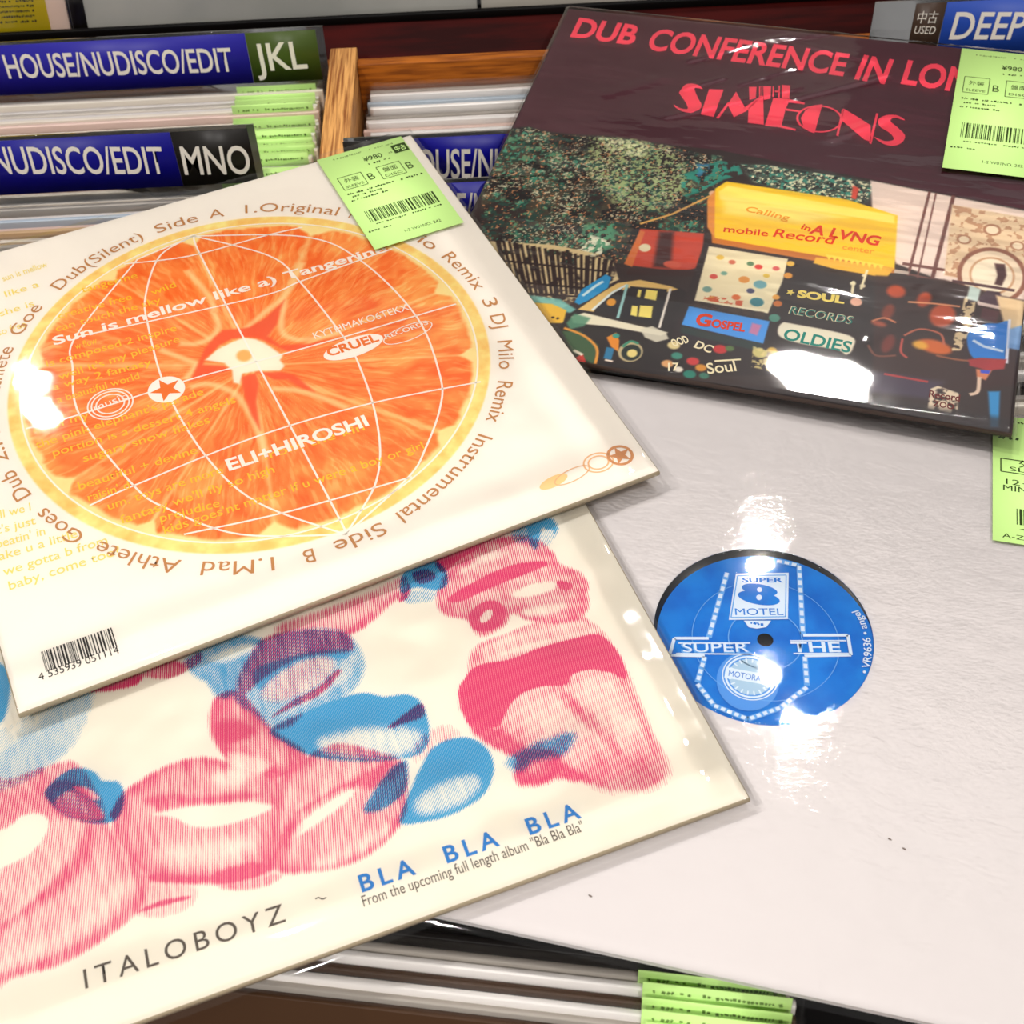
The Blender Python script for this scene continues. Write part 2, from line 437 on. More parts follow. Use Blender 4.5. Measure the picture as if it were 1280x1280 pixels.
# the torn core: red hollows round a white star
for q in ([(151.9, 208.6), (150.8, 196.9), (145.4, 190.3), (136.3, 188.2), (127.6, 192.5)], [(116.9, 192.6), (127.6, 178.4), (130.8, 173.0), (122.6, 164.5)], [(123.1, 158.0), (132.9, 155.7), (141.7, 145.2), (144.2, 135.5), (145.0, 120.8), (143.8, 98.4)], [(160.7, 138.3), (171.5, 131.7), (180.5, 122.4), (191.3, 107.5)], [(190.0, 200.8), (180.5, 178.3), (184.6, 168.3), (191.9, 164.7), (208.1, 162.0)], [(162.2, 187.3), (177.1, 196.1), (193.7, 206.0), (210.0, 226.6)], [(151.9, 208.6), (153.4, 221.6), (148.9, 249.5)]):
    art.line(q, 3.6, (255, 226, 160), .75, True, 1.6)
for q in ([(151.9, 192.4), (161.1, 189.2), (165.8, 188.2), (175.6, 191.5), (190.0, 200.8), (184.9, 193.6), (179.9, 183.9), (172.3, 177.0), (175.8, 167.4), (190.6, 161.4), (198.7, 160.1), (189.4, 158.1), (177.8, 161.2), (172.9, 168.9), (166.1, 178.8), (160.3, 181.6), (154.1, 183.4), (146.8, 181.7), (140.4, 177.1), (136.5, 175.2), (134.4, 171.2), (144.1, 165.2), (145.9, 160.5), (134.9, 162.1), (124.4, 162.3), (131.6, 172.6), (138.9, 183.0), (145.7, 188.8)], [(157.6, 153.4), (169.7, 147.5), (175.3, 142.2), (180.2, 126.2), (175.4, 131.1), (170.6, 140.8), (164.3, 143.9), (161.1, 149.2)], [(149.4, 153.7), (157.4, 152.9), (156.1, 144.2), (150.5, 132.4), (146.1, 112.2), (145.3, 124.2), (146.3, 136.8), (147.7, 145.9)]):
    art.poly(q, (246, 92, 44), .9, 1.3)
art.poly([(136.2, 174.1), (144.4, 179.1), (153.4, 181.1), (160.3, 181.6), (165.7, 177.6), (170.0, 170.3), (174.5, 159.0), (172.0, 156.5), (172.6, 151.1), (169.3, 148.9), (159.4, 153.8), (150.8, 155.5), (147.0, 148.7), (144.5, 151.2), (146.6, 160.1), (144.7, 167.3)], (255, 250, 226), .97, .9)
art.poly(ell((155.9, 168.2), 4, 4.6), (252, 184, 96), .95, 1.2)
# faint yellow verse colours and stamps printed at the lower right
mb = MB()
pm = print_mat('tangerine_print')
cover_mesh(mb, art, pm, card_edge)
for pts in ([(161.2, 277.2), (159.6, 257.9), (160.1, 161.0), (161.3, 45.0), (160.5, 30.1)],
            [(126.3, 271.3), (79.0, 223.1), (71.4, 199.3), (66.3, 162.7), (78.4, 104.4), (89.9, 81.8), (115.6, 52.2), (160.5, 30.1)],
            [(161.2, 277.2), (138.6, 268.4), (121.7, 238.2), (116.3, 213.9), (111.4, 163.0), (115.6, 109.6), (128.9, 68.2), (160.5, 30.1)],
            [(161.2, 277.2), (195.0, 240.4), (203.2, 209.3), (208.7, 157.7), (208.8, 140.3), (204.1, 104.4), (195.9, 74.3), (185.8, 54.5), (172.9, 41.0), (160.5, 30.1)],
            [(161.2, 277.2), (218.6, 248.0), (240.1, 214.1), (250.3, 156.3), (243.3, 107.8), (233.9, 86.5), (216.3, 64.2), (200.8, 50.0), (160.5, 30.1)],
            [(161.2, 277.2), (126.3, 271.3)],
            [(118.1, 270.6), (153.8, 260.8), (198.0, 259.0), (220.8, 256.7)],
            [(79.6, 222.1), (176.5, 209.7), (203.0, 211.6), (240.1, 214.1), (260.3, 215.2)],
            [(39.2, 166.0), (66.6, 163.8), (122.3, 163.5), (160.1, 161.0), (208.9, 158.2), (273.9, 155.6)],
            [(55.9, 101.3), (79.6, 104.4), (142.6, 109.0), (201.8, 105.5), (260.7, 94.6)],
            [(91.7, 63.9), (141.5, 55.3), (202.8, 49.6)]):
    put(mb, ribbon(spline(pts, False, 8), 1.05), white_ink, 0.10)
put(mb, ribbon(ell((CX, CY), 119.3, 119.3, 0, 120), 0.95, True), white_ink, 0.10)
brown = mat('tan_ink', (196, 138, 84), 0.6, 0.1)
for w, a0, a1, inw in [('Dub(Silent)', 126.7, 99.6, False), ('Side', 96.5, 85.1, False), ('A', 82.5, 78.6, False), ('1.Original', 74.6, 48.9, False), ('M', 46.4, 43.5, False), ('io', 25.7, 19.9, False), ('Remix', 16.9, 0.9, False), ('3', -2.4, -6.6, False), ('DJ', -8.5, -14.1, False), ('Milo', -17.6, -27.6, False), ('Remix', -30.9, -44.0, False), ('Instrumental', -47.9, -77.5, False), ('Side', -80.6, -92.0, False), ('B', -95.7, -98.4, False), ('1.Mad', -102.8, -118.9, False), ('Athlete', -122.9, -141.5, False), ('Goes', -145.0, -158.0, False), ('Dub', -162.6, -172.3, False), ('2.Mad', -175.1, -192.1, False), ('Athlete', 164.5, 147.5, False), ('Goe', 143.8, 132.7, False)]:
    put(mb, text_arc(w, (CX, CY), 130.5, a0, 8.6, 0, a1), brown, 0.12)
yel = mat('yellow_ink', (252, 206, 62), 0.6, 0.1); yel2 = mat('yellow_ink_on_card', (248, 226, 120), 0.6, 0.1)
for s, a, b, m in (("tangerine", (90.7, 256.6), (122.3, 255.3), yel), ("creative free", (73.6, 240.8), (114.6, 238.8), yel), ("wild", (125.5, 237.1), (140.1, 238.2), yel),
        ("can touch the sky", (70.0, 231.1), (128.2, 229.1), yel), ("w flow", (76.4, 212.5), (88.1, 212.3), yel), ("is composed 2 inspire", (59.0, 206.1), (129.7, 203.0), yel),
        ("well it's my pleasure", (63.2, 193.3), (128.7, 193.7), yel), ("is a way 2 fantasy", (50.6, 187.7), (109.8, 183.1), yel), ("a beautiful world", (58.1, 176.9), (101.7, 175.7), yel),
        ("es of my", (42.0, 160.3), (70.4, 159.4), yel), ("the pink elephant's parade", (41.3, 149.8), (128.4, 149.4), yel), ("portion is a dessert 4 angels", (47.2, 140.8), (141.5, 136.5), yel),
        ("sugary snow flakes", (60.0, 130.4), (125.3, 128.6), yel), ("beautiful + devine", (53.4, 113.3), (113.3, 111.3), yel), ("raisin' d", (55.8, 104.1), (76.9, 103.4), yel),
        ("um. toys are more", (63.1, 94.4), (120.7, 92.9), yel), ("from the kin", (141.2, 92.2), (194.4, 89.0), yel), ("fantasy we'll fly so high", (66.8, 83.2), (143.9, 82.1), yel), ("prejudice", (83.5, 76.1), (112.7, 72.8), yel),
        ("kids goes'nt matter if u were a boy or girl", (83.2, 68.1), (216.3, 64.2), yel),
        ("ll we l", (15.2, 112.3), (30.1, 110.6), yel2), ("t's just", (11.8, 103.1), (30.0, 101.2), yel2), ("beatin' in", (9.7, 94.5), (33.0, 92.7), yel2), ("take u a little", (7.0, 86.8), (46.3, 84.5), yel2),
        ("we gotta b from", (9.7, 76.7), (58.3, 74.4), yel2), ("baby, come too?", (9.9, 67.4), (62.1, 65.6), yel2),
        ("sun is mellow", (52.9, 285.9), (78.7, 287.8), yel2), ("like a", (50.9, 271.8), (70.6, 272.5), yel2), ("she is", (45.1, 257.0), (64.6, 257.6), yel2), ("so free", (41.1, 241.8), (56.9, 242.6), yel2)):
    put(mb, text_flat(s, a, b, 5.6, .004), m, 0.11)
put(mb, text_flat('Sun is mellow like a) Tangerine', (66.3, 221.0), (257.4, 214.2), 7.2, .022), white_ink, 0.14)
put(mb, text_flat('ELI+HIROSHI', (122.8, 93.0), (197.5, 91.3), 8.2, .03), white_ink, 0.14)
put(mb, text_flat('KYTHMAKO6TEKX', (193.9, 163.5), (249.2, 162.7), 5.6), white_ink, 0.14)
orange_ink = mat('orange_ink', (240, 124, 44), 0.6, 0.1)
th_e = math.degrees(math.atan2(*(np.array((227.8, 149.7)) - np.array((193.4, 148.6)))[::-1]))
put(mb, fill(ell((210.6, 148.4), 17, 7.2, th_e)), white_ink, 0.13)
put(mb, text_flat('CRUEL', (196.1, 147.3), (224.8, 146.9), 6.6, .03), orange_ink, 0.16)
put(mb, ribbon(ell((241.1, 145.9), 14.5, 5.6, th_e + 4), .6, True), white_ink, 0.13); put(mb, text_flat('RECORDS', (228.4, 146.6), (254.0, 147.3), 3.6, .01), white_ink, 0.13)
put(mb, fill(ell((111.5, 161.7), 9.6, 9.6)), white_ink, 0.13); put(mb, star((111.5, 161.7), 8.6, 3.6, 100), orange_ink, 0.16); 
for rr in (11.5, 9.6, 7.2): put(mb, ribbon(ell((82.5, 164.3), rr, rr * .95), .8, True), white_ink, 0.13)
put(mb, text_flat('music', (73.8, 162.8), (91.8, 164.2), 5), white_ink, 0.13)
black_ink = mat('black_ink', (38, 33, 30), 0.5, 0.2)
put(mb, barcode((15.3, 15.7), (47.5, 14.9), 11.5, 2, 30), black_ink, 0.12); put(mb, text_flat('4 535939 051114', (11.5, 12.6), (46.9, 11.4), 4.2), black_ink, 0.12)
pale = mat('pale_orange_ink', (240, 190, 140), 0.6, 0.1); 
put(mb, fill(ell((263.6, 16.3), 8, 3.2, 8)), mat('pale_yellow_ink', (250, 214, 150), .6, .1), 0.12); put(mb, ribbon(ell((273.6, 16.0), 10, 3.6, 8), .6, True), pale, .13)
for rr in (7.6, 5.2): put(mb, ribbon(ell((289.1, 17.7), rr, rr * .8), .8, True), pale, .13)
tn = mat('tan_stamp_ink', (214, 150, 100), .6, .1); put(mb, ribbon(ell((301.0, 17.2), 6, 6), 1.5, True), tn, .13); put(mb, star((301.0, 17.2), 6, 2.5, 90), tn, .14)
cv = mb.build('cover', tan)
tan_film = plastic(tan, film_plain, .313, .313, .004, .0035, .0035, .009, .0009, .0028, 3, hump=.0006, sag=.00004)
sticker(tan_film, 250.5, 217.0, 56, 95.5, 1.75, 'price')

# ================================================================ record with the printed lips
BF = frame((-0.20731, 0.16099, 0.00500), (0.29706, 0.09860, 0.00000), (-0.09860, 0.29706, 0.00000))
lips = empty('record', BF, 'white record sleeve covered in pink and blue lips, lettering along its bottom edge', 'record')
art = Art(313, 313, 620, 0.0, 2)
K, C = 0, 1
def ink(pts, d, ch, f=1.2, sm=True, a=1.0):
    art.poly(pts, d, a, f, sm, ch)
    if .3 <= d <= .6 and ch == K:      # the print runs heavier towards each outline
        art.poly(pts, min(1, d * 1.75), .75, f, sm, ch, tex=lambda X, Y, q: 1 - sstep(0, 9, q))
# big mouth putting its tongue out
ink([(226.2, 95.9), (233.8, 110.3), (253.1, 112.9), (272.7, 113.7), (284.4, 109.9), (290.3, 97.9), (292.0, 78.7), (290.6, 56.9), (288.8, 30.3), (286.9, 23.0), (279.1, 19.3), (267.6, 21.5), (256.6, 29.0), (246.8, 39.7), (237.6, 52.7), (226.7, 71.7), (218.3, 83.6)], .34, K, 1.6)
ink([(236.1, 108.0), (252.8, 112.1), (272.2, 112.4), (283.1, 108.5), (288.0, 98.9), (276.4, 98.8), (259.6, 99.9), (242.7, 100.2)], .26, K, 2)
ink([(219.9, 90.5), (224.6, 96.6), (233.0, 101.4), (247.9, 99.1), (260.4, 100.1), (276.5, 99.2), (288.9, 96.6), (292.7, 83.0), (290.5, 71.1), (285.9, 76.1), (278.5, 80.9), (270.2, 81.9), (264.8, 77.8), (254.8, 80.9), (244.6, 80.6), (235.8, 74.5), (230.1, 69.0), (219.4, 73.3)], 1.0, K, .8)
ink([(243.9, 103.5), (255.6, 104.4), (268.1, 102.1), (252.5, 101.4)], .1, K, 1.2)
ink([(243.8, 73.5), (257.2, 74.7), (267.5, 77.2), (279.6, 74.6), (287.6, 66.9), (286.6, 47.8), (279.5, 40.2), (267.0, 45.1), (253.7, 56.7), (244.1, 64.7)], .22, K, 4)
ink([(263.5, 24.3), (256.5, 33.0), (263.3, 40.4), (277.1, 34.9), (286.4, 35.4), (287.4, 28.8), (285.8, 22.2), (278.2, 19.7)], .62, K, 5)
ink([(261.6, 76.4), (266.8, 66.4), (271.7, 51.7), (272.5, 36.8), (267.8, 51.1), (262.4, 64.7)], .42, K, 3)
ink([(220.3, 73.8), (229.6, 67.6), (238.2, 54.1), (250.6, 40.2), (257.3, 30.7), (245.6, 36.6), (230.8, 53.3), (221.3, 66.6)], .55, K, 2)
ink([(247.2, 49.7), (248.4, 43.5), (242.1, 36.7), (229.2, 39.8), (231.0, 49.2), (239.2, 52.1)], .6, K, 2)
ink([(227.9, 52.4), (241.5, 55.3), (249.5, 55.4), (258.5, 54.4), (256.5, 49.3), (249.3, 46.0), (239.4, 47.9), (230.6, 45.3)], .75, C, 2)
# smiling mouth above
ink([(229.8, 147.7), (237.4, 156.4), (251.8, 163.6), (267.2, 166.9), (281.3, 161.2), (286.9, 149.3), (287.5, 140.7), (293.6, 134.1), (295.2, 125.3), (292.3, 120.5), (291.1, 114.6), (285.8, 109.4), (274.9, 109.4), (263.6, 115.4), (256.5, 122.1), (250.0, 117.0), (239.0, 116.2), (236.9, 126.6), (228.1, 133.5), (227.1, 141.8)], .42, K, 1.4)
ink([(232.4, 141.7), (246.5, 146.1), (264.6, 149.0), (278.4, 146.5), (281.9, 143.0), (267.7, 141.5), (251.4, 140.0), (237.0, 137.9)], .95, K, 1)
ink([(241.1, 153.3), (258.5, 159.8), (269.4, 156.4), (252.7, 154.8)], .14, K, 2)
ink([(260.7, 133.3), (271.2, 135.0), (280.5, 133.3), (281.8, 129.7), (274.3, 127.7), (263.1, 129.3)], .04, K, 1)
ink([(282.9, 132.3), (288.3, 128.1), (286.1, 125.5), (282.2, 127.6)], .9, K, .8)
ink([(262.5, 122.6), (275.7, 121.2), (280.8, 118.2), (273.3, 115.3), (262.9, 118.6)], .15, K, 2)
ink(ell((245.8, 125.5), 9.2, 7.6, 30), .95, K, 1, False); ink(ell((245.4, 125.6), 4.2, 2.2, 35), .1, K, .8, False)
ink([(234.5, 165.3), (251.4, 168.0), (267.3, 169.5), (256.3, 164.9), (243.6, 160.6), (235.5, 156.6)], .95, K, 1)
ink([(279.6, 167.3), (286.0, 170.1), (293.9, 169.1), (294.8, 162.1), (290.1, 157.6), (288.1, 164.9), (281.6, 154.6), (279.2, 156.7)], .85, C, 1.2)
ink([(273.9, 168.5), (280.6, 170.1), (279.0, 160.5), (273.2, 161.2)], .5, C, 1.2); ink([(288.1, 162.7), (292.3, 161.0), (289.0, 154.8), (284.1, 154.7)], .2, C, 1)
# blue and purple knot
ink([(216.2, 161.3), (222.8, 165.9), (232.7, 166.0), (236.5, 158.3), (234.8, 149.8), (228.8, 148.1), (220.7, 153.4), (213.4, 152.3)], .92, C, 1); ink([(221.6, 162.2), (229.2, 161.2), (231.1, 155.3), (223.0, 154.5)], .75, K, 1)
ink([(214.4, 151.9), (221.9, 150.9), (228.5, 147.3), (225.3, 143.5), (216.2, 145.2), (212.3, 148.8)], .35, C, 1); ink([(212.6, 154.7), (218.6, 156.3), (215.7, 149.9), (211.4, 148.2)], .6, K, 1)
# long pale lip below the tangerine sleeve
ink([(156.5, 155.6), (183.2, 156.6), (202.9, 158.6), (217.6, 160.8), (213.4, 152.3), (199.0, 145.3), (186.1, 139.9), (173.2, 147.4), (159.5, 149.6)], .32, K, 2); ink([(182.4, 140.3), (193.4, 145.6), (211.0, 153.3), (214.7, 153.8), (198.5, 143.5), (189.0, 139.6)], .65, K, 1.5)
# purple mouth with blue lower lip
ink([(134.7, 147.3), (143.9, 149.2), (155.5, 151.2), (169.7, 148.4), (181.2, 142.7), (185.2, 135.4), (187.0, 127.7), (185.9, 118.9), (179.1, 110.3), (167.4, 106.1), (154.7, 105.1), (140.8, 102.9), (135.3, 112.4), (128.0, 127.1)], .55, C, 1.5)
ink([(148.1, 151.3), (162.7, 150.2), (181.2, 142.7), (184.8, 134.2), (181.4, 129.9), (162.3, 134.3), (143.0, 130.1), (130.9, 124.2), (131.7, 133.8), (139.0, 143.7)], .72, K, 1.4)
ink([(140.1, 135.9), (150.2, 137.3), (166.4, 135.9), (180.7, 131.6), (180.5, 127.0), (166.6, 129.8), (150.9, 129.7), (139.7, 125.1)], .85, C, 1.4)
ink(ell((156.9, 124.6), 18, 9, 12), .26, K, 2, False); ink(ell((157.5, 124.3), 17, 8, 12), .18, C, 2, False)
ink([(178.5, 126.4), (183.1, 126.9), (179.9, 118.1), (169.4, 113.3), (157.7, 110.0), (146.6, 107.9), (158.8, 114.0), (171.0, 118.9)], .28, C, 1.5)
ink([(173.7, 122.4), (174.9, 120.1), (163.9, 112.8), (152.7, 111.1), (141.6, 109.4), (151.7, 114.1), (164.3, 117.1)], .75, K, 1)
# blue mouth
ink([(139.5, 103.4), (155.7, 106.4), (172.2, 107.7), (182.6, 106.2), (189.5, 101.3), (199.5, 98.6), (203.5, 91.7), (203.3, 81.0), (199.6, 71.9), (191.8, 68.4), (170.8, 74.3), (152.8, 84.3), (143.4, 95.1)], .9, C, 1)
ink([(157.9, 90.6), (172.0, 90.5), (184.9, 86.2), (195.8, 81.0), (198.9, 76.4), (190.7, 70.5), (172.8, 75.1), (159.5, 83.7)], .16, C, 3.5)
ink([(186.5, 85.6), (194.9, 89.5), (203.2, 91.8), (202.6, 85.6), (195.3, 85.1)], .85, K, 1); ink([(140.9, 103.7), (153.2, 106.1), (147.5, 101.9)], .45, K, 1.5)
# round blue lips
ink([(178.1, 41.4), (183.5, 50.0), (194.8, 63.5), (202.8, 69.8), (213.5, 69.8), (220.5, 64.4), (222.7, 56.5), (221.0, 49.1), (214.8, 41.6), (207.1, 38.4), (197.0, 37.0), (185.6, 38.4)], .95, C, 1)
ink([(186.9, 47.9), (196.9, 51.9), (210.8, 51.9), (214.2, 46.6), (208.9, 41.6), (197.9, 39.7), (186.7, 41.8)], .22, C, 3)
ink([(192.8, 70.5), (201.7, 77.4), (210.5, 76.8), (213.7, 70.5), (203.0, 70.6), (193.9, 65.1)], .25, K, 2)
ink([(166.1, 52.2), (173.5, 59.9), (182.4, 66.4), (188.9, 67.1), (185.2, 55.3), (177.5, 50.5), (170.5, 49.7)], .85, C, 1.2); ink([(168.4, 54.1), (177.7, 62.2), (187.3, 65.3), (184.0, 53.8), (175.7, 50.0)], .7, K, 1.5)
# mouth at the centre bottom
ink([(129.1, 71.6), (146.2, 82.8), (163.7, 86.2), (178.4, 76.2), (187.6, 66.4), (183.5, 50.0), (177.9, 40.7), (165.6, 33.5), (151.9, 31.6), (136.4, 34.7), (126.3, 39.4), (122.6, 51.2)], .42, K, 1.5)
ink([(134.1, 51.1), (144.1, 57.8), (160.7, 63.0), (165.8, 62.9), (161.6, 58.7), (147.9, 53.3), (137.9, 50.4)], .02, K, 1)
ink([(140.7, 61.5), (158.1, 66.0), (179.8, 69.5), (187.3, 65.3), (173.5, 59.9), (161.2, 64.8), (144.8, 60.6)], .75, K, 2); ink([(121.7, 40.5), (126.3, 57.2), (133.7, 56.2), (140.3, 60.1), (136.8, 51.2), (129.7, 44.0)], .75, K, 3)
ink([(142.2, 37.9), (157.4, 39.3), (171.9, 43.1), (172.3, 39.1), (157.6, 34.4), (144.3, 33.8)], .22, K, 2.5)
# large pale mouth
ink([(73.0, 93.7), (81.1, 98.5), (95.2, 102.2), (108.5, 101.0), (120.7, 94.1), (133.5, 89.9), (137.0, 76.3), (134.1, 61.8), (126.7, 47.7), (120.1, 40.4), (106.1, 42.3), (92.7, 46.9), (79.8, 54.1), (72.4, 66.5), (68.8, 79.9)], .45, K, 1.6)
ink([(85.4, 81.8), (96.1, 80.7), (107.8, 78.0), (122.8, 73.3), (131.5, 67.5), (124.4, 65.6), (111.2, 66.2), (100.5, 69.7), (92.2, 77.6)], .0, K, 1)
ink([(82.9, 89.8), (94.3, 88.5), (104.8, 82.7), (120.7, 78.8), (128.1, 74.3), (116.6, 75.7), (97.9, 81.5), (88.3, 83.0)], .72, K, 2); ink([(111.3, 89.7), (119.9, 90.4), (127.2, 85.1), (118.0, 81.9)], .14, K, 3)
ink([(86.5, 64.6), (100.7, 62.8), (119.1, 57.1), (119.5, 51.7), (104.7, 50.8), (88.4, 58.0)], .16, K, 5); ink([(75.9, 57.1), (91.9, 50.8), (101.0, 45.7), (91.1, 46.8), (79.5, 52.4)], .8, K, 1.5)
ink([(101.2, 46.4), (110.3, 47.2), (121.2, 45.1), (125.1, 41.0), (116.5, 38.9), (104.3, 41.6)], .8, K, 1.5); ink([(104.2, 40.9), (118.1, 39.0), (126.0, 38.1), (127.0, 35.6), (120.3, 34.6), (111.2, 36.7)], .3, K, 1)
ink([(72.0, 42.2), (75.4, 50.8), (82.4, 50.9), (93.9, 45.0), (94.6, 39.0), (87.4, 36.2), (78.4, 37.7)], .28, K, 1.2); ink([(72.0, 42.2), (81.0, 43.6), (91.6, 41.6), (91.4, 40.3), (82.1, 41.1)], .8, K, .7)
# pink edge between purple mouth and pale mouth
ink([(118.1, 123.6), (123.1, 129.1), (131.6, 127.0), (136.4, 114.1), (141.4, 101.4), (150.1, 87.4), (145.5, 80.2), (136.2, 79.9), (126.2, 87.9), (118.2, 98.0), (115.6, 111.7)], .5, K, 1.5)
ink([(117.7, 115.1), (128.4, 113.0), (132.8, 104.8), (123.2, 102.3), (116.6, 107.0)], .85, K, 2.5); ink([(120.2, 99.3), (129.2, 93.7), (136.2, 86.8), (128.8, 84.4), (120.2, 91.9)], .2, K, 2)
ink([(119.8, 145.4), (133.9, 153.7), (147.9, 150.4), (137.7, 138.2), (128.7, 126.9), (121.3, 128.9)], .7, C, 1.6); ink([(112.7, 153.3), (124.2, 156.2), (138.3, 156.7), (144.3, 150.9), (129.9, 143.6), (120.4, 138.2), (113.9, 144.5)], .65, C, 1.5); ink([(106.9, 149.1), (118.8, 154.6), (118.4, 149.1), (111.5, 147.3)], .7, K, 1)
ink([(122.9, 150.1), (137.2, 151.9), (143.5, 147.5), (128.4, 145.1)], .15, C, 2)
ink([(69.9, 152.1), (83.4, 153.1), (93.3, 152.8), (89.6, 147.9), (79.2, 148.9)], .9, K, 1); ink([(93.3, 152.8), (106.9, 154.7), (111.5, 147.3), (103.4, 146.0), (96.9, 149.0)], .45, K, 1)
# left edge: pale blue lips, blue knot and the laughing mouth
ink([(21.4, 120.1), (23.5, 141.9), (37.5, 147.0), (51.8, 152.2), (70.3, 152.9), (67.3, 139.5), (58.7, 127.1), (46.0, 119.7), (30.8, 116.4)], .34, C, 2); ink([(23.7, 144.0), (41.0, 147.8), (51.4, 148.9), (40.0, 139.6), (22.7, 133.9)], .1, C, 2); ink([(24.5, 152.2), (29.2, 183.0), (36.8, 178.6), (36.9, 166.2), (32.5, 151.2)], .95, C, 1.2)
ink([(7.2, 34.1), (15.1, 122.6), (31.2, 120.3), (47.8, 120.6), (59.0, 117.4), (65.9, 96.5), (68.2, 80.1), (76.1, 58.4), (77.6, 52.4), (72.1, 42.9), (58.2, 36.6), (40.9, 32.3), (24.8, 34.3)], .36, K, 1.5)
ink([(16.1, 98.8), (20.8, 114.4), (37.0, 113.9), (46.5, 116.2), (55.8, 106.5), (57.9, 97.7), (48.3, 94.9), (38.8, 101.4), (28.9, 99.4)], .62, K, 4)
ink([(15.9, 96.9), (28.1, 97.8), (34.9, 101.0), (42.4, 98.8), (44.8, 92.4), (38.3, 84.3), (28.5, 80.8), (14.6, 82.6)], .0, K, 1)
ink([(15.0, 54.2), (26.2, 60.2), (40.9, 66.8), (53.2, 76.6), (60.2, 87.1), (62.4, 80.5), (56.4, 69.8), (44.9, 61.7), (32.0, 57.2), (20.9, 53.6)], .68, K, 3); ink([(21.5, 59.2), (34.7, 67.4), (46.9, 77.2), (49.9, 75.3), (37.5, 64.6), (24.4, 57.4)], .28, K, 2)
ink([(13.6, 39.7), (31.9, 44.2), (50.7, 47.8), (67.5, 56.4), (69.9, 51.9), (53.0, 42.8), (34.2, 38.3)], .16, K, 5); ink([(13.2, 36.2), (30.9, 35.9), (52.4, 38.9), (68.8, 45.2), (77.5, 53.6), (77.2, 50.1), (71.4, 42.5), (51.8, 34.7), (30.6, 33.4)], .62, K, 2)
ink([(45.3, 109.4), (53.7, 115.0), (60.3, 114.8), (65.7, 110.6), (68.2, 105.2), (74.3, 102.0), (75.5, 94.7), (72.5, 86.9), (68.3, 84.7), (60.3, 87.8), (51.6, 95.1), (46.2, 103.5)], .92, C, 1); ink([(48.8, 103.3), (55.6, 105.3), (62.8, 97.8), (66.2, 87.8), (56.7, 90.0), (49.6, 97.1)], .3, C, 1.5)
ink([(45.6, 108.5), (52.6, 111.8), (61.7, 101.4), (66.0, 86.7), (55.3, 91.0), (47.2, 100.8)], .55, K, 1.5); ink([(56.5, 106.6), (62.1, 104.0), (66.0, 97.3), (62.0, 98.9)], .0, C, 1); ink([(68.7, 87.6), (73.0, 93.7), (75.6, 93.5), (72.4, 86.1)], .6, K, 1)
# lip lines: fine creases running across each lip
cre = fbm(art.X / 1.6, art.Y / 7, 31, 2) - .5
art.A = np.where(art.A > .04, art.A * 1.12 + .02, art.A)
art.A = np.clip(art.A + cre[..., None] * .42 * (art.A > .06) * (art.A < .85), 0, 1)
mb = MB()
pm = mat('lips_print', (252, 246, 232), 0.42, 0.35); N, L = nodes(pm)
at = N.new('ShaderNodeAttribute'); at.attribute_name = 'print'; sp = N.new('ShaderNodeSeparateColor'); L.new(at.outputs['Color'], sp.inputs[0])
tc = N.new('ShaderNodeTexCoord'); prev = None
for k, (ang, rgb, o_) in enumerate(((0.220, (222, 40, 108), 0), (0.220 + 0.5, (20, 166, 236), 1))):
    mp = N.new('ShaderNodeMapping'); mp.inputs['Rotation'].default_value = (0, 0, ang); L.new(tc.outputs['Object'], mp.inputs[0])
    wv = N.new('ShaderNodeTexWave'); wv.wave_type = 'BANDS'; wv.bands_direction = 'X'; wv.wave_profile = 'TRI'; wv.inputs['Scale'].default_value = 340; wv.inputs['Distortion'].default_value = 0
    L.new(mp.outputs[0], wv.inputs['Vector'])
    s_ = N.new('ShaderNodeMath'); s_.operation = 'SUBTRACT'; L.new(sp.outputs[o_], s_.inputs[0]); L.new(wv.outputs['Fac'], s_.inputs[1])
    m_ = N.new('ShaderNodeMath'); m_.operation = 'MULTIPLY_ADD'; m_.inputs[1].default_value = 2.0; m_.inputs[2].default_value = .5; m_.use_clamp = True; L.new(s_.outputs[0], m_.inputs[0])
    # where no ink was laid the card stays bare
    g_ = N.new('ShaderNodeMapRange'); g_.inputs[1].default_value = 0.02; g_.inputs[2].default_value = 0.10; L.new(sp.outputs[o_], g_.inputs[0])
    h_ = N.new('ShaderNodeMath'); h_.operation = 'MULTIPLY'; L.new(m_.outputs[0], h_.inputs[0]); L.new(g_.outputs[0], h_.inputs[1])
    mx = N.new('ShaderNodeMix'); mx.data_type = 'RGBA'; mx.blend_type = 'MULTIPLY' if k else 'MIX'
    L.new(h_.outputs[0], mx.inputs[0])
    if prev is None: mx.inputs[6].default_value = (*lin((246, 238, 220)), 1)
    else: L.new(prev, mx.inputs[6])
    mx.inputs[7].default_value = (*lin(rgb), 1); prev = mx.outputs[2]
L.new(prev, N['Principled BSDF'].inputs['Base Color'])
cover_mesh(mb, art, pm, card_edge)
blue_ink = mat('blue_ink', (44, 128, 206), 0.5, 0.2); grey_ink = mat('grey_ink', (92, 82, 72), 0.5, 0.2)
put(mb, text_flat('ITALOBOYZ', (47.7, 19.2), (125.0, 17.4), 8.2, 0.0, 'track'), grey_ink)
put(mb, text_flat('BLA  BLA  BLA', (154.9, 18.2), (246.6, 16.6), 7.6, .02, 'track'), blue_ink)
put(mb, text_flat('From the upcoming full length album "Bla Bla Bla"', (154.1, 12.2), (246.2, 10.7), 4.9), grey_ink)
put(mb, ribbon(spline([(137.7, 22.1), (139.0, 22.3), (140.3, 21.1), (141.9, 21.2)]), .5), grey_ink)
mb.build('cover', lips)
plastic(lips, film_plain, .313, .313, .004, .0035, .004, .006, .0009, .0028, 5, hump=.0009)

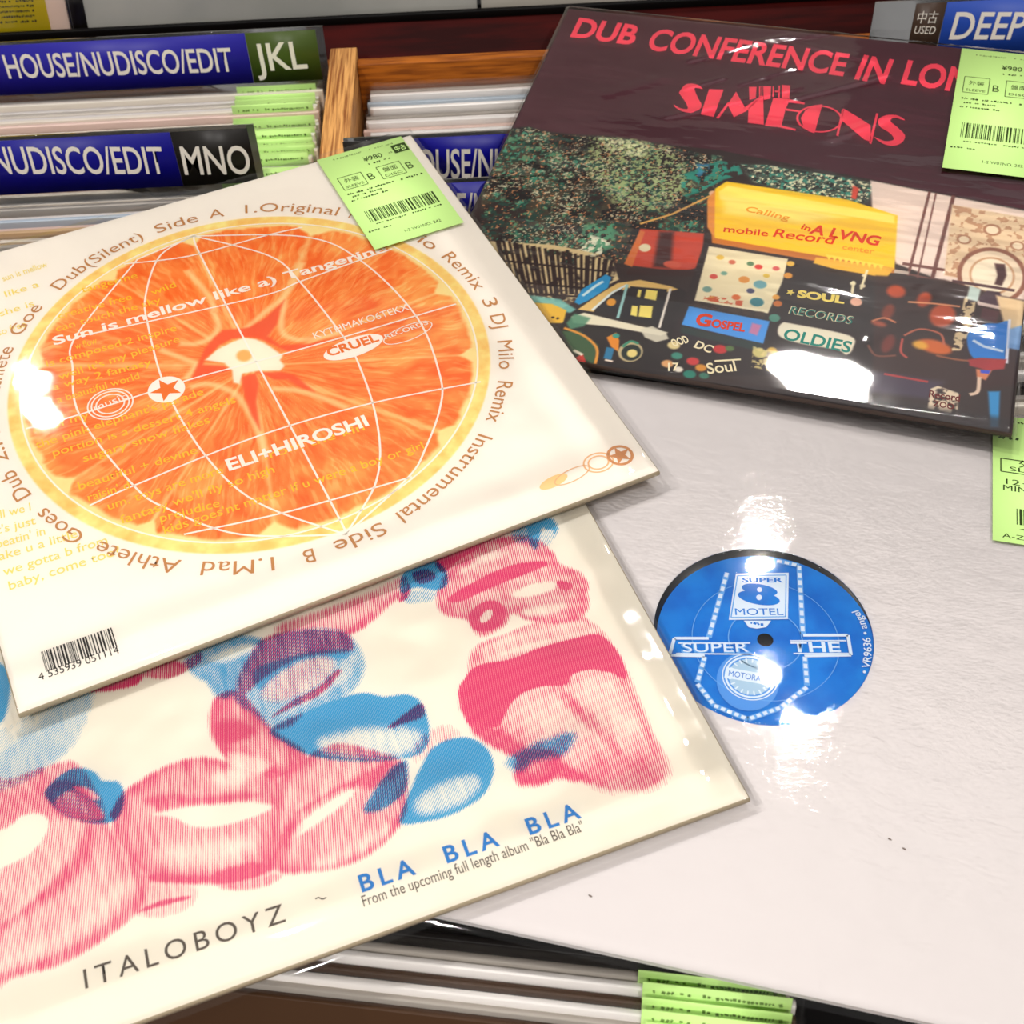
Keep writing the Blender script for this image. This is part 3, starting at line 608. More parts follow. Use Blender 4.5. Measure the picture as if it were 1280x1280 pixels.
# ================================================================ record with the painted record van
DF = frame((-0.04907, 0.55333, 0.00495), (0.29830, -0.10419, 0.00659), (0.10628, 0.30428, 0.02437))
dub = empty('record', DF, 'dark plum record sleeve with red lettering above a colourful street photo of a painted van', 'record')
DW, DH = 316.0, 322.3
art = Art(DW, DH, 640, (76, 33, 44))
art.A += (fbm(art.X / 40, art.Y / 40, 3)[..., None] - .5) * 14
P = art.poly
def spk(scale, lo, hi, seed, inner=0.0):
    return lambda X, Y, d: sstep(lo, hi, fbm(X / scale, Y / scale, seed, 3)) * sstep(inner, inner + 1, d)
rnd = np.random.RandomState(11)
# ground of the photo
P([(-2, -2), (DW + 2, -2), (328.4, 166.8), (310.8, 171.5), (222.1, 181.0), (132.0, 190.5), (31.2, 188.3), (-20.6, 184.7), (-2, 190)], (52, 38, 36), 1, .5)
# foliage
tree = [(-18.8, 179.2), (9.6, 190.6), (31.7, 186.7), (61.5, 191.0), (97.3, 190.0), (118.1, 186.2), (135.5, 185.7), (138.3, 159.4), (135.1, 140.1), (139.2, 108.8), (108.2, 81.4), (63.7, 71.8), (16.5, 68.6)]
P(tree, (48, 38, 36), 1, 2)
P(tree, (74, 66, 50), .9, 3, tex=spk(14, .42, .6, 40))
P(tree, (34, 66, 56), 1, 3, tex=spk(3.2, .50, .60, 41))
P(tree, (70, 150, 120), .95, 3, tex=lambda X, Y, d: spk(1.7, .56, .66, 42)(X, Y, d) * sstep(.38, .62, fbm(X / 22, Y / 22, 5)))
P(tree, (24, 18, 20), .85, 3, tex=spk(9, .55, .66, 57))
P(tree, (96, 150, 110), .9, 3, tex=lambda X, Y, d: spk(2.6, .60, .68, 58)(X, Y, d) * sstep(.45, .6, fbm(X / 15, Y / 15, 6)))
P(tree, (216, 206, 170), .95, 3, tex=lambda X, Y, d: spk(1.15, .60, .70, 43)(X, Y, d) * sstep(.40, .60, fbm(X / 18, Y / 18, 8)))
P(tree, (222, 150, 100), .9, 3, tex=spk(1.3, .70, .76, 49))
P([(48.9, 190.1), (76.6, 192.3), (107.8, 188.0), (126.1, 153.1), (112.0, 125.8), (83.4, 124.3), (55.9, 154.1)], (176, 190, 130), .9, 8, tex=spk(1.5, .50, .62, 44))
P([(54.2, 189.5), (82.1, 190.2), (92.6, 184.2), (86.5, 171.9), (65.5, 175.6)], (232, 230, 180), .9, 5, tex=spk(1.6, .46, .6, 64))
P([(68.2, 108.0), (86.8, 114.8), (91.6, 91.6), (79.8, 82.2), (68.2, 90.2)], (90, 160, 120), .95, 4, tex=spk(2.4, .42, .56, 65)); P([(72.7, 100.3), (87.7, 97.8), (88.7, 80.7), (68.3, 81.1)], (244, 236, 206), .95, 3, tex=spk(2.6, .46, .56, 66))
P([(113.2, 163.4), (133.9, 181.5), (146.3, 180.1), (150.5, 170.9), (140.0, 162.7), (129.6, 150.1), (118.3, 140.3)], (46, 150, 130), .95, 3, tex=spk(2.6, .42, .56, 45)); P([(119.4, 175.4), (129.8, 177.5), (129.9, 165.2), (123.2, 162.3)], (60, 150, 190), .8, 3, tex=spk(2.4, .4, .6, 67))
rt_ = [(146.3, 180.1), (162.8, 182.6), (210.6, 180.1), (227.6, 177.6), (224.8, 160.9), (215.5, 151.7), (185.8, 158.7), (156.5, 164.6)]
P(rt_, (70, 84, 72), 1, 2); P(rt_, (60, 150, 130), .95, 2, tex=spk(2, .5, .62, 46)); P(rt_, (236, 230, 190), 1, 2, tex=spk(1.5, .55, .66, 48)); P(rt_, (30, 26, 28), .9, 2, tex=spk(2, .58, .68, 68))
P([(214.3, 173.4), (218.3, 171.3), (217.9, 160.9), (215.0, 161.8)], (226, 80, 60), 1, .8)
# pale sky and tracery of the building at the right
P([(223.6, 179.8), (328.3, 168.2), (333.3, 73.3), (282.2, 99.3), (246.7, 111.2), (227.7, 155.7)], (246, 224, 208), 1, 1)
for a, b, w in (((257.9, 176.5), (254.2, 102.9), 1.6), ((261.6, 175.8), (259.2, 100.7), 1.0), ((271.5, 175.6), (267.1, 102.5), 2.2), ((250.1, 112.0), (310.7, 110.6), 2.4), ((251.9, 104.4), (299.0, 99.7), 1.6)):
    art.line([a, b], w, (120, 74, 66))
P([(271.4, 167.6), (328.6, 162.7), (331.7, 103.7), (273.0, 107.0)], (240, 214, 176), 1, .8)
P([(271.4, 167.6), (328.6, 162.7), (331.7, 103.7), (273.0, 107.0)], (190, 140, 104), .8, .8, tex=spk(3.2, .54, .62, 51))
for r_, c_ in ((23, (150, 96, 74)), (20, (246, 226, 196)), (15, (206, 160, 120)), (13.5, (250, 236, 208))): P(ell((297.9, 112.4), r_ * .8, r_), c_, 1, .6)
for r_, q in ((5, (295.0, 150.0)), (4, (280.7, 138.8)), (4, (309.5, 139.4))):
    P(ell(q, r_, r_), (176, 124, 92), 1, .5); P(ell(q, r_ * .7, r_ * .7), (248, 230, 198), 1, .5)
P([(298.4, 122.4), (303.9, 122.9), (305.4, 114.0), (303.5, 105.2), (299.7, 105.7), (300.8, 113.0)], (76, 40, 40), 1, .8); art.line([(277.6, 103.5), (294.5, 103.3), (310.4, 102.9)], 2.2, (80, 44, 48)); P([(243.8, 106.6), (254.2, 106.2), (254.5, 103.7), (244.2, 103.4)], (226, 206, 190), 1, .5)
# railings and street at the left
P([(12.3, 81.8), (54.6, 87.3), (91.0, 84.6), (100.3, 66.2), (73.8, 35.5), (22.6, 49.4)], (230, 204, 150), 1, 1.5, tex=spk(5, .30, .5, 52))
for k in range(20):
    x = k / 19.0; a = np.array((22.4, 84.0)) * (1 - x) + np.array((91.8, 81.3)) * x; b = np.array((44.7, 39.5)) * (1 - x) + np.array((95.4, 54.6)) * x
    art.line([a, b], 1.7 if k % 3 else 2.8, (46, 28, 26))
for a, b in (((31.4, 67.6), (93.0, 71.4)), ((39.1, 51.6), (92.1, 56.5)), ((43.6, 43.2), (88.5, 49.1))): art.line([a, b], 1.5, (44, 28, 26))
P([(39.6, 56.4), (83.5, 50.6), (82.0, 39.2), (50.6, 43.4)], (60, 40, 34), .8, 1.2, tex=spk(2.5, .4, .55, 54))
P([(50.6, 43.4), (71.4, 44.0), (83.3, 37.6), (81.0, 34.5), (55.8, 36.7)], (120, 190, 180), .9, 1)
# yellow bonnet, blue wing mirror flag, van body
P([(55.5, 37.9), (68.1, 39.4), (77.3, 36.2), (78.2, 26.2), (70.0, 24.4), (61.0, 28.8)], (238, 186, 60), 1, .6)
for q in ((71.4, 29.2), (74.2, 29.1)): P(ell(q, .9, .9), (60, 30, 20), 1, .3)
P([(77.2, 23.4), (79.7, 34.2), (95.6, 57.2), (111.2, 68.6), (134.4, 67.0), (150.0, 57.4), (152.9, 2.7), (102.9, -5.7), (80.8, 10.5)], (38, 30, 30), 1, .8)
P([(79.9, 43.3), (81.2, 54.1), (91.3, 69.0), (95.0, 67.1), (95.3, 58.5), (87.0, 46.2), (83.0, 42.0)], (36, 150, 206), 1, .5); art.line([(83.0, 49.2), (88.3, 58.9), (91.4, 63.0)], 1.8, (210, 236, 240))
P([(83.2, 38.2), (92.8, 54.0), (99.6, 63.4), (111.2, 68.6), (129.0, 67.2), (133.8, 65.6), (126.6, 61.4), (106.2, 60.9), (97.2, 51.0), (92.3, 38.3)], (232, 190, 110), 1, .5)
P([(92.0, 39.5), (98.3, 53.9), (103.2, 60.2), (106.1, 37.5), (96.9, 38.0)], (34, 30, 34), 1, .5); art.line([(91.1, 39.3), (98.5, 55.2), (105.2, 63.3)], 1.5, (226, 232, 226)); art.line([(105.2, 63.3), (106.4, 36.3)], 1.6, (150, 200, 196))
P([(107.2, 62.4), (127.8, 64.3), (130.2, 34.0), (108.1, 36.7)], (30, 26, 32), 1, .5); art.line([(129.4, 65.3), (130.2, 34.0)], 1.4, (236, 226, 212))
for q in ([(112.2, 60.9), (114.1, 60.6), (114.5, 54.8), (112.7, 55.1)], [(116.5, 61.8), (122.9, 61.9), (123.7, 54.2), (116.9, 54.7)], [(111.7, 47.7), (114.9, 47.8), (116.4, 39.8), (112.6, 40.2)], [(116.0, 48.7), (123.0, 49.6), (124.3, 40.3), (117.2, 40.0)]): P(q, (244, 222, 110), 1, .4)
P(ell((99.9, 47.7), 2.6, 3), (226, 150, 40), 1, .5)
P([(81.2, 32.0), (87.3, 36.5), (108.3, 34.2), (135.7, 31.5), (132.4, 28.3), (102.8, 29.2), (83.4, 27.4)], (236, 226, 196), 1, .6); P([(79.9, 26.6), (82.3, 34.8), (91.8, 33.1), (90.0, 26.3), (83.0, 22.2)], (86, 140, 110), .9, 1)
P([(120.4, 30.6), (126.1, 34.4), (134.4, 31.2), (137.1, 26.9), (131.0, 23.0), (124.3, 25.2)], (222, 214, 190), .9, .6)
P([(79.0, 20.1), (88.8, 22.3), (101.4, 13.9), (102.4, -0.5), (88.7, 6.1)], (64, 92, 60), 1, 1); art.line([(79.6, 22.7), (91.9, 19.2), (101.1, 11.4), (103.1, 0.3)], 1.6, (226, 150, 60), sm=True)
P([(91.2, 1.8), (94.5, 6.2), (97.7, 0.9), (97.5, -5.2), (92.4, -2.7)], (214, 60, 50), 1, .6); art.line([(89.2, 7.5), (94.8, 5.1)], 1.8, (240, 226, 200))
P([(104.1, 20.7), (108.2, 25.4), (111.4, 19.9), (113.0, 11.6), (108.4, 14.2)], (232, 140, 40), 1, .5); P(ell((108.8, 23.0), 2, 1.8), (60, 150, 130), 1, .4); P([(105.9, 13.7), (110.3, 13.5), (110.7, 5.0), (106.3, 5.2)], (44, 120, 160), 1, .5); art.line([(107.4, 4.3), (111.8, 4.1)], 1.2, (240, 220, 200))
P(ell((119.3, 13.0), 6.6, 7.4), (196, 176, 130), 1, .5); P(ell((119.8, 12.6), 5.2, 6), (34, 44, 40), 1, .5); P(ell((120.4, 12.1), 2.8, 3), (236, 214, 130), 1, .5); art.line([(114.2, 15.6), (117.4, 20.6), (122.1, 19.8)], 1.6, (60, 140, 110), sm=True)
# red box van behind, and yellow roof sign
P([(103.2, 79.0), (101.2, 110.6), (138.1, 114.1), (142.2, 86.0), (131.6, 79.7)], (206, 74, 50), 1, .7); P([(112.7, 110.2), (120.8, 111.9), (125.8, 81.2), (115.9, 80.4)], (60, 34, 34), .9, 2); P([(99.3, 79.5), (101.5, 109.2), (104.6, 108.5), (104.4, 77.9)], (220, 120, 60), 1, .5)
P(ell((107.7, 95.1), 3.4, 3.4), (226, 220, 180), 1, .6); P(ell((126.0, 84.6), 5, 3), (216, 90, 60), 1, .6); art.line([(100.2, 114.7), (116.5, 126.8), (135.8, 148.4)], 1.6, (226, 170, 90)); P(ell((135.9, 149.9), 2.4, 2.4), (240, 190, 150), 1, .5)
P([(102.9, 76.2), (142.7, 83.5), (141.2, 77.8), (102.4, 70.7)], (52, 32, 30), 1, .6)
P([(136.4, 154.5), (141.6, 162.3), (213.4, 160.0), (242.7, 151.7), (246.5, 105.9), (221.0, 107.0), (145.0, 110.0), (138.9, 128.5)], (250, 206, 40), 1, .6); P([(138.8, 152.0), (143.2, 158.9), (241.0, 151.3), (241.8, 144.4), (169.1, 147.2), (141.2, 145.1)], (254, 232, 110), 1, 1)
P([(141.5, 148.1), (187.5, 148.8), (215.6, 144.6), (190.0, 133.5), (146.0, 132.9)], (254, 236, 140), .8, 4); P([(141.6, 117.7), (145.2, 111.4), (220.8, 108.3), (246.3, 107.2), (246.4, 103.2), (219.3, 103.3), (144.2, 107.0)], (206, 120, 40), 1, .5); P([(133.9, 143.5), (136.7, 153.0), (144.7, 111.3), (138.8, 119.9)], (232, 150, 70), 1, .6)
P([(203.2, 107.3), (246.3, 107.2), (243.1, 98.6), (202.1, 100.3)], (246, 190, 60), 1, .6)
for k in range(10): P([tuple(np.array((208.0, 111.0)) + (k * 3.2, -.2 * k)), tuple(np.array((210.5, 106.1)) + (k * 3.2, -.2 * k)), tuple(np.array((211.6, 110.4)) + (k * 3.2, -.2 * k))], (250, 226, 80), 1, .4)
# body of the van: poster panel, boards
P([(139.9, 105.4), (190.3, 104.5), (235.7, 95.6), (247.1, 24.3), (152.9, 2.7), (138.3, 29.6)], (44, 32, 32), 1, .7)
P([(143.0, 104.0), (188.3, 102.7), (188.4, 84.0), (185.1, 57.5), (144.3, 58.8)], (244, 230, 190), 1, .5)
for q, r_, c_ in (((150.7, 79.8), 2.2, (216, 70, 60)), ((173.5, 92.8), 2.2, (220, 60, 50)), ((155.8, 83.6), 1.8, (120, 170, 150)), ((149.3, 69.0), 2.6, (120, 160, 150)), ((167.6, 80.9), 3, (230, 150, 60)), ((176.9, 78.9), 3.6, (110, 170, 180)), ((168.6, 94.4), 2, (90, 130, 90)),
        ((179.0, 86.6), 1.8, (226, 190, 70)), ((158.4, 93.6), 2, (210, 110, 80)), ((151.1, 96.1), 2.2, (230, 190, 80)), ((183.2, 93.5), 2, (214, 90, 90)), ((166.0, 66.1), 2.4, (226, 110, 50)), ((153.5, 62.1), 2.2, (228, 150, 60)), ((177.7, 64.8), 3.8, (54, 128, 140)), ((172.7, 72.8), 2.2, (70, 70, 110))): P(ell(q, r_, r_ * .9), c_, 1, .5)
P([(143.5, 58.6), (184.1, 58.6), (184.1, 53.5), (142.8, 53.3)], (60, 40, 34), .9, .6, tex=spk(2.4, .4, .52, 61)); P([(148.4, 64.9), (170.7, 64.6), (170.8, 59.5), (148.6, 59.7)], (214, 92, 50), 1, .6, tex=spk(2, .42, .54, 62))
P([(142.3, 53.8), (187.1, 51.7), (186.7, 34.3), (141.5, 39.0)], (70, 150, 224), 1, .5); P([(178.1, 48.4), (183.4, 47.8), (182.4, 39.5), (177.8, 40.9)], (210, 120, 150), .9, .8)
P([(141.7, 37.8), (185.9, 34.2), (186.2, 28.2), (141.9, 32.9)], (40, 52, 44), 1, .6)
for q, r_, c_ in (((140.7, 22.8), 3.4, (236, 214, 150)), ((144.0, 15.6), 3, (60, 140, 120)), ((153.1, 13.5), 3.4, (214, 60, 60)), ((165.3, 25.3), 3.8, (206, 50, 50)), ((170.1, 27.0), 2.4, (90, 120, 60)), ((140.4, 8.8), 3.2, (232, 170, 110)), ((153.4, 4.0), 3.4, (40, 130, 110)), ((158.2, 9.8), 3, (226, 150, 50)), ((186.4, 27.0), 4, (214, 200, 120)), ((191.5, 22.2), 3, (190, 170, 110)), ((196.5, 17.4), 3, (220, 130, 90)), ((147.0, 6.1), 2.4, (240, 230, 210)), ((161.0, 4.6), 2.6, (60, 120, 100)), ((192.1, 30.7), 2.4, (226, 180, 60))): P(ell(q, r_, r_ * .85), c_, .95, .8)
P([(181.2, 31.9), (196.4, 30.5), (195.3, 14.8), (183.4, 15.6)], (226, 206, 130), .8, 1, tex=spk(2, .44, .54, 63))
for q, r_, c_ in (((190.6, 89.2), 2.4, (236, 160, 60)), ((190.3, 99.1), 2.2, (240, 190, 80)), ((188.9, 66.0), 2.4, (216, 120, 50)), ((187.2, 70.8), 2, (230, 160, 60)), ((189.1, 54.7), 3, (80, 140, 120)), ((226.0, 90.3), 1.6, (246, 236, 190)), ((231.3, 89.5), 1.6, (240, 220, 180)), ((229.7, 76.3), 3.2, (250, 190, 160)), ((231.0, 97.9), 1.2, (240, 230, 200))): P(ell(q, r_, r_), c_, 1, .5)
art.line([(226.1, 92.3), (226.7, 82.0)], 1.6, (250, 236, 190)); art.line([(232.1, 102.8), (230.8, 86.8)], 1.4, (250, 236, 190))
P([(193.9, 52.0), (199.0, 52.5), (229.9, 50.1), (232.9, 41.1), (230.3, 35.7), (225.0, 38.1), (205.6, 38.6), (194.9, 41.1), (192.3, 46.6)], (232, 222, 196), 1, .7, sm=True)
# orange and brown car at the right
P([(237.4, 99.3), (273.3, 103.8), (303.3, 97.5), (324.0, 95.8), (323.6, 36.1), (289.4, 22.5), (245.1, 23.8)], (56, 34, 32), 1, 1.2)
for q, a, b, c_ in (((249.4, 88.9), 5, 5, (214, 84, 36)), ((264.6, 85.8), 3.6, 6, (200, 80, 40)), ((275.3, 75.6), 6.6, 9, (206, 84, 36)), ((247.2, 72.5), 3, 6, (150, 64, 40)), ((273.7, 51.5), 9, 5, (224, 110, 44)), ((266.4, 51.1), 4, 3, (240, 180, 60)), ((243.4, 62.4), 4, 2, (190, 90, 60)), ((250.2, 48.6), 3, 7, (120, 50, 40))): P(ell(q, a, b, -10), c_, .95, 1.6)
for pts, c_ in (([(239.9, 63.4), (245.7, 67.2), (252.3, 65.0)], (214, 130, 90)), ([(257.5, 56.3), (265.0, 62.9), (275.5, 61.6), (278.3, 53.8)], (206, 110, 80)), ([(257.0, 53.8), (257.3, 44.2), (261.0, 40.3)], (190, 80, 70)), ([(256.6, 82.2), (269.1, 83.7), (283.6, 84.4)], (240, 160, 110)), ([(240.2, 45.2), (245.3, 38.5), (255.2, 40.8)], (120, 70, 54)), ([(275.1, 45.3), (285.3, 44.6), (293.3, 45.3)], (150, 90, 60))): art.line(pts, 1.3, c_, sm=True)
P([(284.9, 93.5), (291.9, 93.8), (291.5, 70.0), (287.5, 51.1), (281.2, 49.6), (283.2, 71.2)], (232, 206, 160), 1, 1.2, tex=spk(3, .34, .5, 71)); P([(287.1, 101.6), (293.1, 100.4), (292.3, 90.0), (286.3, 91.3)], (200, 216, 206), 1, .8); art.line([(292.3, 90.0), (304.0, 88.2)], 2.4, (232, 214, 196)); P([(292.8, 93.9), (296.4, 99.8), (303.1, 100.0), (305.3, 92.9), (304.8, 89.0), (293.1, 90.2)], (70, 44, 56), 1, .6); P([(292.3, 89.4), (304.8, 89.0), (304.9, 86.6), (292.5, 87.6)], (230, 206, 196), 1, .5); P([(295.1, 86.3), (304.2, 85.2), (302.9, 75.6), (294.5, 78.0)], (90, 44, 50), 1, 1)
P([(301.2, 97.1), (332.2, 94.5), (333.9, 61.5), (310.8, 62.3)], (236, 206, 160), 1, 1)
P([(289.5, 64.7), (296.9, 73.7), (303.3, 75.7), (309.7, 77.7), (309.2, 56.0), (308.7, 47.0), (297.2, 46.2), (291.6, 50.8)], (40, 130, 214), 1, .6, sm=True); art.line([(292.4, 60.5), (298.3, 57.1), (308.1, 55.7)], 1.8, (220, 236, 250)); art.line([(309.5, 80.1), (310.3, 47.4)], 1.5, (240, 240, 250))
P([(310.0, 72.9), (318.9, 79.2), (318.3, 58.0), (310.3, 58.6)], (120, 170, 226), .9, 1)
P([(291.2, 46.0), (297.0, 48.5), (310.1, 50.3), (309.4, 43.1), (301.7, 40.2), (292.4, 41.6)], (170, 52, 52), 1, .8); P([(295.7, 40.0), (303.6, 40.7), (301.1, 33.2), (296.6, 34.4)], (214, 130, 90), 1, .6); P([(297.8, 39.9), (302.9, 40.5), (302.3, 38.0), (298.3, 37.7)], (60, 80, 200), 1, .4)
art.line([(297.8, 34.7), (297.9, 24.5), (294.2, 21.4)], 2, (226, 196, 170), sm=True)
P([(302.9, 25.6), (308.6, 27.0), (309.8, 2.4), (306.0, 1.5)], (50, 150, 214), .9, 1)
P([(240.6, 27.4), (281.0, 27.4), (274.5, 13.5), (242.7, 11.8)], (74, 62, 84), .8, 3); art.line([(250.9, 26.3), (273.2, 25.6)], 1.4, (180, 60, 60))
P([(274.4, 21.3), (278.1, 24.5), (289.5, 21.4), (290.1, 6.0), (274.4, 6.7)], (226, 206, 176), 1, .6, tex=spk(3, .3, .5, 73))
P([(85.9, -7.8), (157.9, -0.8), (251.2, 8.1), (315.4, 9.1), (316.1, -1.5), (1.7, -4.2), (57.0, -1.0)], (46, 40, 42), .75, 3)
mb = MB(); pm = print_mat('van_print', .4)
cover_mesh(mb, art, pm, dark_edge)
red = mat('red_ink', (255, 74, 96), 0.45, 0.3)
put(mb, text_flat('DUB', (8.8, 290.9), (53.6, 288.7), 23, .03, 'fit', -.03), red)
put(mb, text_flat('CONFERENCE', (62.5, 285.7), (193.4, 279.5), 25, .026), red)
put(mb, text_flat('IN', (199.6, 278.1), (220.8, 276.0), 27, .03), red); put(mb, text_flat('LON', (228.4, 278.3), (271.6, 275.5), 26, .03), red); put(mb, text_flat('DON', (274.4, 276.0), (313.4, 274.4), 26, .03), red)
# big stencil title: fat strokes beside hairlines, a letter at a time
def S_(poly, z=.13): put(mb, [(spline(poly, True, 5), [tuple(range(len(poly) * 5))])], red, z)
def F_(*q): put(mb, fill(q), red, .13)
S_([(95.6, 245.8), (97.3, 251.6), (101.3, 253.6), (105.9, 252.4), (109.2, 249.0), (106.6, 249.4), (103.8, 248.6), (107.9, 239.7), (111.6, 233.2), (111.7, 228.5), (109.4, 225.7), (107.0, 223.5), (101.9, 223.7), (97.0, 226.3), (94.5, 229.7), (99.0, 227.0), (102.7, 226.6), (104.1, 227.7), (101.2, 233.6), (97.0, 239.5), (95.2, 242.7)])
F_((113.1, 249.8), (122.2, 250.9), (121.6, 222.0), (113.2, 223.0))
F_((123.3, 221.2), (127.4, 238.6), (128.7, 237.1), (125.1, 220.8)); F_((130.3, 250.3), (138.6, 235.5), (140.6, 231.8), (134.0, 224.0), (127.6, 236.1)); F_((137.8, 233.6), (146.3, 248.9), (147.8, 248.7), (140.9, 232.4)); F_((144.7, 246.2), (147.8, 249.3), (153.4, 220.1), (143.5, 220.1), (141.0, 235.4))
F_((154.3, 248.0), (164.8, 249.3), (163.8, 238.0), (164.2, 219.4), (154.2, 219.1)); F_((164.1, 248.6), (174.2, 247.1), (174.4, 245.1), (164.0, 245.4)); F_((164.0, 238.9), (173.0, 238.3), (173.0, 236.6), (163.9, 236.9)); F_((163.9, 221.5), (173.3, 219.7), (173.3, 217.8), (164.0, 219.2))
F_((137.3, 256.8), (142.0, 257.7), (143.6, 246.0), (140.1, 243.4))
F_((146.0, 259.0), (150.9, 260.0), (152.7, 247.1), (148.9, 245.0))
F_((157.2, 262.6), (162.5, 262.9), (164.1, 249.7), (159.5, 249.1))
F_((143.5, 258.5), (144.3, 258.7), (146.2, 247.1), (145.7, 246.4))
F_((144.9, 258.8), (145.5, 258.9), (147.1, 249.0), (146.7, 248.4))
F_((151.8, 260.1), (152.7, 260.3), (154.4, 249.2), (153.6, 249.1))
F_((154.0, 256.0), (156.4, 256.2), (156.7, 254.5), (154.2, 254.3))
F_((155.4, 261.4), (156.2, 261.6), (158.2, 249.1), (157.4, 249.0))
F_((185.2, 247.2), (180.5, 245.5), (176.0, 239.6), (174.4, 231.1), (177.3, 222.7), (181.4, 218.6), (184.9, 217.7))
put(mb, ribbon(ell((185.6, 232.4), 13.4, 13.0, -8), 1.4, True), red, .14)
F_((198.0, 217.9), (197.7, 244.7), (199.0, 244.5), (199.5, 217.4)); F_((198.3, 245.6), (206.5, 239.8), (216.7, 232.0), (219.4, 215.8), (214.9, 217.2), (199.1, 233.4)); F_((218.5, 244.6), (219.9, 244.4), (219.7, 213.5), (218.1, 214.7))
S_([(236.3, 240.7), (231.5, 244.6), (224.9, 243.7), (220.7, 238.4), (222.6, 231.5), (229.0, 226.4), (232.0, 220.6), (227.1, 218.1), (220.6, 220.8), (226.0, 215.5), (232.3, 214.4), (237.0, 218.5), (238.1, 225.8), (232.9, 232.8), (228.0, 238.2), (229.9, 241.9)])
sign_red = mat('sign_red_ink', (222, 66, 36), .5, .2); cream_ink = mat('cream_ink', (244, 230, 190), .5, .2); teal_ink = mat('teal_ink', (30, 132, 118), .5, .2); yel_ink = mat('lamp_yellow_ink', (250, 226, 120), .5, .2)
put(mb, text_flat('Calling', (156.7, 138.1), (182.9, 134.9), 5, .01, 'fit', .15), mat('sign_orange_ink', (240, 160, 50), .5, .2))
put(mb, text_flat('A LVNG', (196.6, 126.5), (235.5, 123.7), 8.4, .03, 'fit', .1), sign_red); put(mb, text_flat('in', (190.6, 129.4), (196.4, 127.8), 5, .02), sign_red)
put(mb, text_flat('mobile', (148.1, 117.7), (174.2, 118.9), 5.6, .012), sign_red); put(mb, text_flat('Record', (175.9, 119.3), (211.1, 119.9), 7.4, .015, 'fit', .2), sign_red); put(mb, text_flat('center', (216.0, 116.8), (233.8, 116.5), 4.6, .01), mat('sign_orange_ink', (240, 160, 50), .5, .2))
put(mb, text_flat('G', (148.2, 40.5), (157.0, 40.6), 9.5, .04), sign_red, .16); put(mb, text_flat('OSPEL', (157.0, 40.6), (175.2, 41.0), 6.2, .04), sign_red, .16)
put(mb, text_flat('SOUL', (198.1, 73.2), (223.2, 73.6), 5.8, .05), yel_ink); put(mb, star((194.1, 76.2), 2.6, 1.2, 0), yel_ink)
put(mb, text_flat('RECORDS', (195.2, 59.8), (229.6, 58.7), 6.2, .02, 'fit', .1), cream_ink, .12); put(mb, text_flat('RECORDS', (195.6, 59.9), (230.0, 58.8), 5.8, .0, 'fit', .1), teal_ink, .15)
put(mb, text_flat('OLDIES', (195.6, 40.0), (231.8, 37.3), 8.6, .02), teal_ink, .15)
put(mb, text_flat('Soul', (162.4, 6.1), (177.3, 11.8), 8, .015), cream_ink, .15); put(mb, seg((164.2, 16.0), (177.4, 20.2), 1.2), cream_ink, .15); put(mb, text_flat('OOD', (140.9, 21.6), (148.5, 27.0), 5.6, .03), cream_ink, .15); put(mb, text_flat('DC', (150.9, 23.8), (161.0, 21.3), 5.6, .03), cream_ink, .15); put(mb, text_flat('17', (140.7, 3.5), (147.2, 5.0), 6, .02), cream_ink, .15)
maroon_ink = mat('maroon_ink', (110, 40, 40), .5, .2); put(mb, text_flat('Record', (274.3, 15.1), (290.1, 15.4), 5, .02), maroon_ink, .15); put(mb, text_flat('ZOO', (277.3, 9.6), (287.5, 9.2), 4, .02), maroon_ink, .15)
mb.build('cover', dub)
def ridges(X, Y):
    z = 0
    for a, b, h, s in (((94.8, 276.1), (152.4, 314.1), .0007, 2.6), ((111.3, 293.7), (189.5, 328.2), .0006, 3.4), ((131.6, 256.6), (170.0, 286.5), .0005, 2.2), ((94.1, 215.4), (169.2, 260.2), .0005, 2.6), ((164.1, 245.7), (220.8, 283.8), .0006, 2.6), ((100.0, 247.1), (120.4, 261.4), .0006, 2), ((166.9, 305.7), (209.1, 297.3), .0005, 3), ((196.3, 212.8), (226.4, 239.5), .0004, 4), ((239.3, 52.2), (280.4, 118.5), .0003, 5), ((51.4, 230.9), (82.7, 254.3), .0004, 5)):
        a = np.array(a) / 1e3; b = np.array(b) / 1e3; e = b - a; t = np.clip(((X - a[0]) * e[0] + (Y - a[1]) * e[1]) / (e @ e), 0, 1)
        z = z + h * np.exp(-((X - a[0] - e[0] * t) ** 2 + (Y - a[1] - e[1] * t) ** 2) / (s / 1e3) ** 2)
    return z
dub_film = plastic(dub, film_crease, DW / 1000, DH / 1000, .003, .003, .003, .005, .0016, .0032, 9, .00004, alt=(film_plain, lambda x, y: np.abs(y - 0.0215) < .03), zfun=lambda X, Y: np.minimum((X - 0.2250) ** 2 / 2.34, .0026) * np.exp(-((Y - 0.0215) / .05) ** 4) + .017 * (Y - 0.0215) * np.exp(-((Y - 0.0215) / .035) ** 4) + ridges(X, Y), n=220)
sticker(dub_film, 262.5, 196.0, 56, 122, 3.0, 'price')

